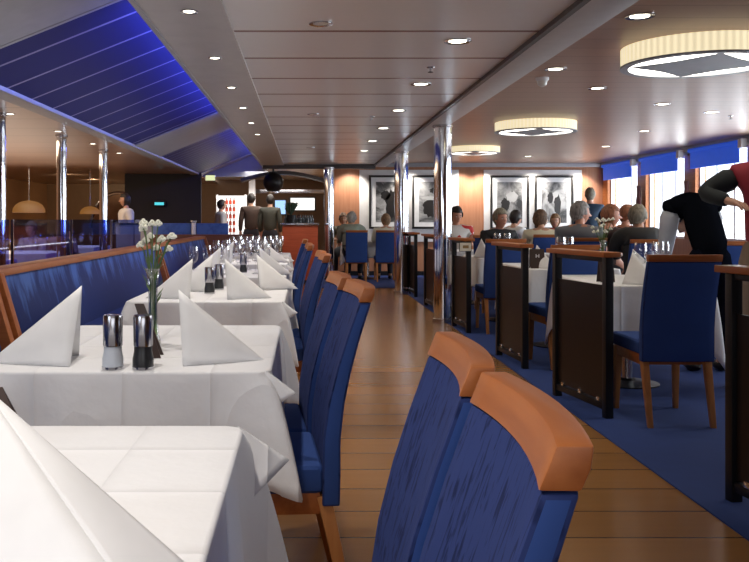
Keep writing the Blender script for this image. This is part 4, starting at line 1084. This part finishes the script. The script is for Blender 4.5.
# added fill lamps behind the camera, standing in for unseen daylight
area('rear_daylight_fill', (-2.6, -1.2, 1.9), (Vector((-.2, 2.2, .75))-Vector((-2.6, -1.2, 1.9))).to_track_quat('-Z', 'Y').to_euler(), 1.6, 1.0, 30, (.84, .9, 1))
area('rear_ceiling_fill', (.6, -1.9, 1.3), (Vector((.5, 4.5, 2.3))-Vector((.6, -1.9, 1.3))).to_track_quat('-Z', 'Y').to_euler(), 3, .8, 20, (.92, .95, 1))  # added lamp aimed up to brighten the near ceiling
# warm downlights, then added fill lamps
for i in range(6): spot('middle_downlight', (.955, 5.38+1.7*i, ZC-.03), 22)
for i in range(3): spot('middle_downlight', (.09, 4.9+4.2*i, ZC-.03), 20)
for i in range(8): spot('strip_downlight', (-.61, .63+1.3*i, ZC-.05), 75 if i == 0 else 42, (1, .93, .84))
for i in range(4): spot('left_downlight', (-2.78, 8.1+1.58*i, ZL-.03), 8)
for x, y in RL[:6]: spot('brown_ceiling_downlight', (x, y, ZR-.03), 16)
for wy in (20.5, 23): spot('far_wall_fill', (-5.2, wy-2, ZL-.05), 60, (1, .78, .5), 2.4, (-5.2, wy+1, 1.2))  # added spots that lift the dark far wall, no fixture there
for y0, y1 in ((-.4, 4.2), (4.5, 9.0), (9.3, 13.4)): area('bench_ceiling_fill', (-1.9, (y0+y1)/2, .84), (PI, 0, 0), .12, y1-y0, 15 if y0 < 0 else 7, (1, .95, .9))  # added strips hidden behind the bench rail to brighten trough and ceiling
# picture lights washing the back wall
for x in (.95, 2.2, 3.3, 3.75, 4.8, 5.8): spot('picture_light', (x, YB-.45, ZR-.12), 65, (1, .93, .84), 1.7, (x, YB, 1.5))
# blue neon hidden behind the upper rim of the trough
for y0, y1, e in ((5.7, 11.5, 45), (13.7, 18.6, 32)):
    l = area('blue_neon', (-.93, (y0+y1)/2, 2.50), (0, 0, 0), .05, y1-y0, e, (.10, .16, 1))
    l.rotation_euler = (Vector((-1, 0, .06))).to_track_quat('-Z', 'Y').to_euler()
    l.rotation_euler = Matrix(((0, 0, 1), (0, 1, 0), (-1, 0, 0))).to_euler() 
for bx in (-2.0, -1.5, -.6, .1): spot('bar_spot', (bx, 20.6, ZC-.04), 40, (1, .95, .88), 2.2)
area('bar_light', (-.6, 19.5, 2.27), (0, 0, 0), 1.5, 2.0, 60, (1, .93, .85))
area('left_ceiling_fill', (-5.0, 11, 1.5), (PI, 0, 0), 2.5, 9, 75, (1, .84, .68))  # added upward fill for the left ceiling, not a real fixture
spot('bar_front_light', (-.1, 14.6, ZC-.04), 35, (1, .9, .78), 1.6, (-.1, 16.2, .8))
area('left_dining_light', (-4.6, 12.5, 2.15), (0, 0, 0), 2.5, 7, 150, (1, .75, .5))

# ------------------------------------------------------------------ camera
cd = bpy.data.cameras.new('camera'); cam = bpy.data.objects.new('camera', cd); COL.objects.link(cam)
cam.location = (0, 0, HC); cam.rotation_euler = (PI/2, 0, 0)
cd.sensor_width = 36; cd.lens = F/749*36; cd.shift_x = (374.5-VX)/749; cd.shift_y = -(281-VY)/749; cd.clip_start = .02
sc.camera = cam
sc.view_settings.view_transform = 'Standard'; sc.view_settings.look = 'None'; sc.view_settings.exposure = 0.0
sc.cycles.max_bounces = 8; sc.cycles.transparent_max_bounces = 24; sc.cycles.caustics_reflective = False; sc.cycles.caustics_refractive = False
sc.cycles.sample_clamp_indirect = 4.0; sc.cycles.use_denoising = True
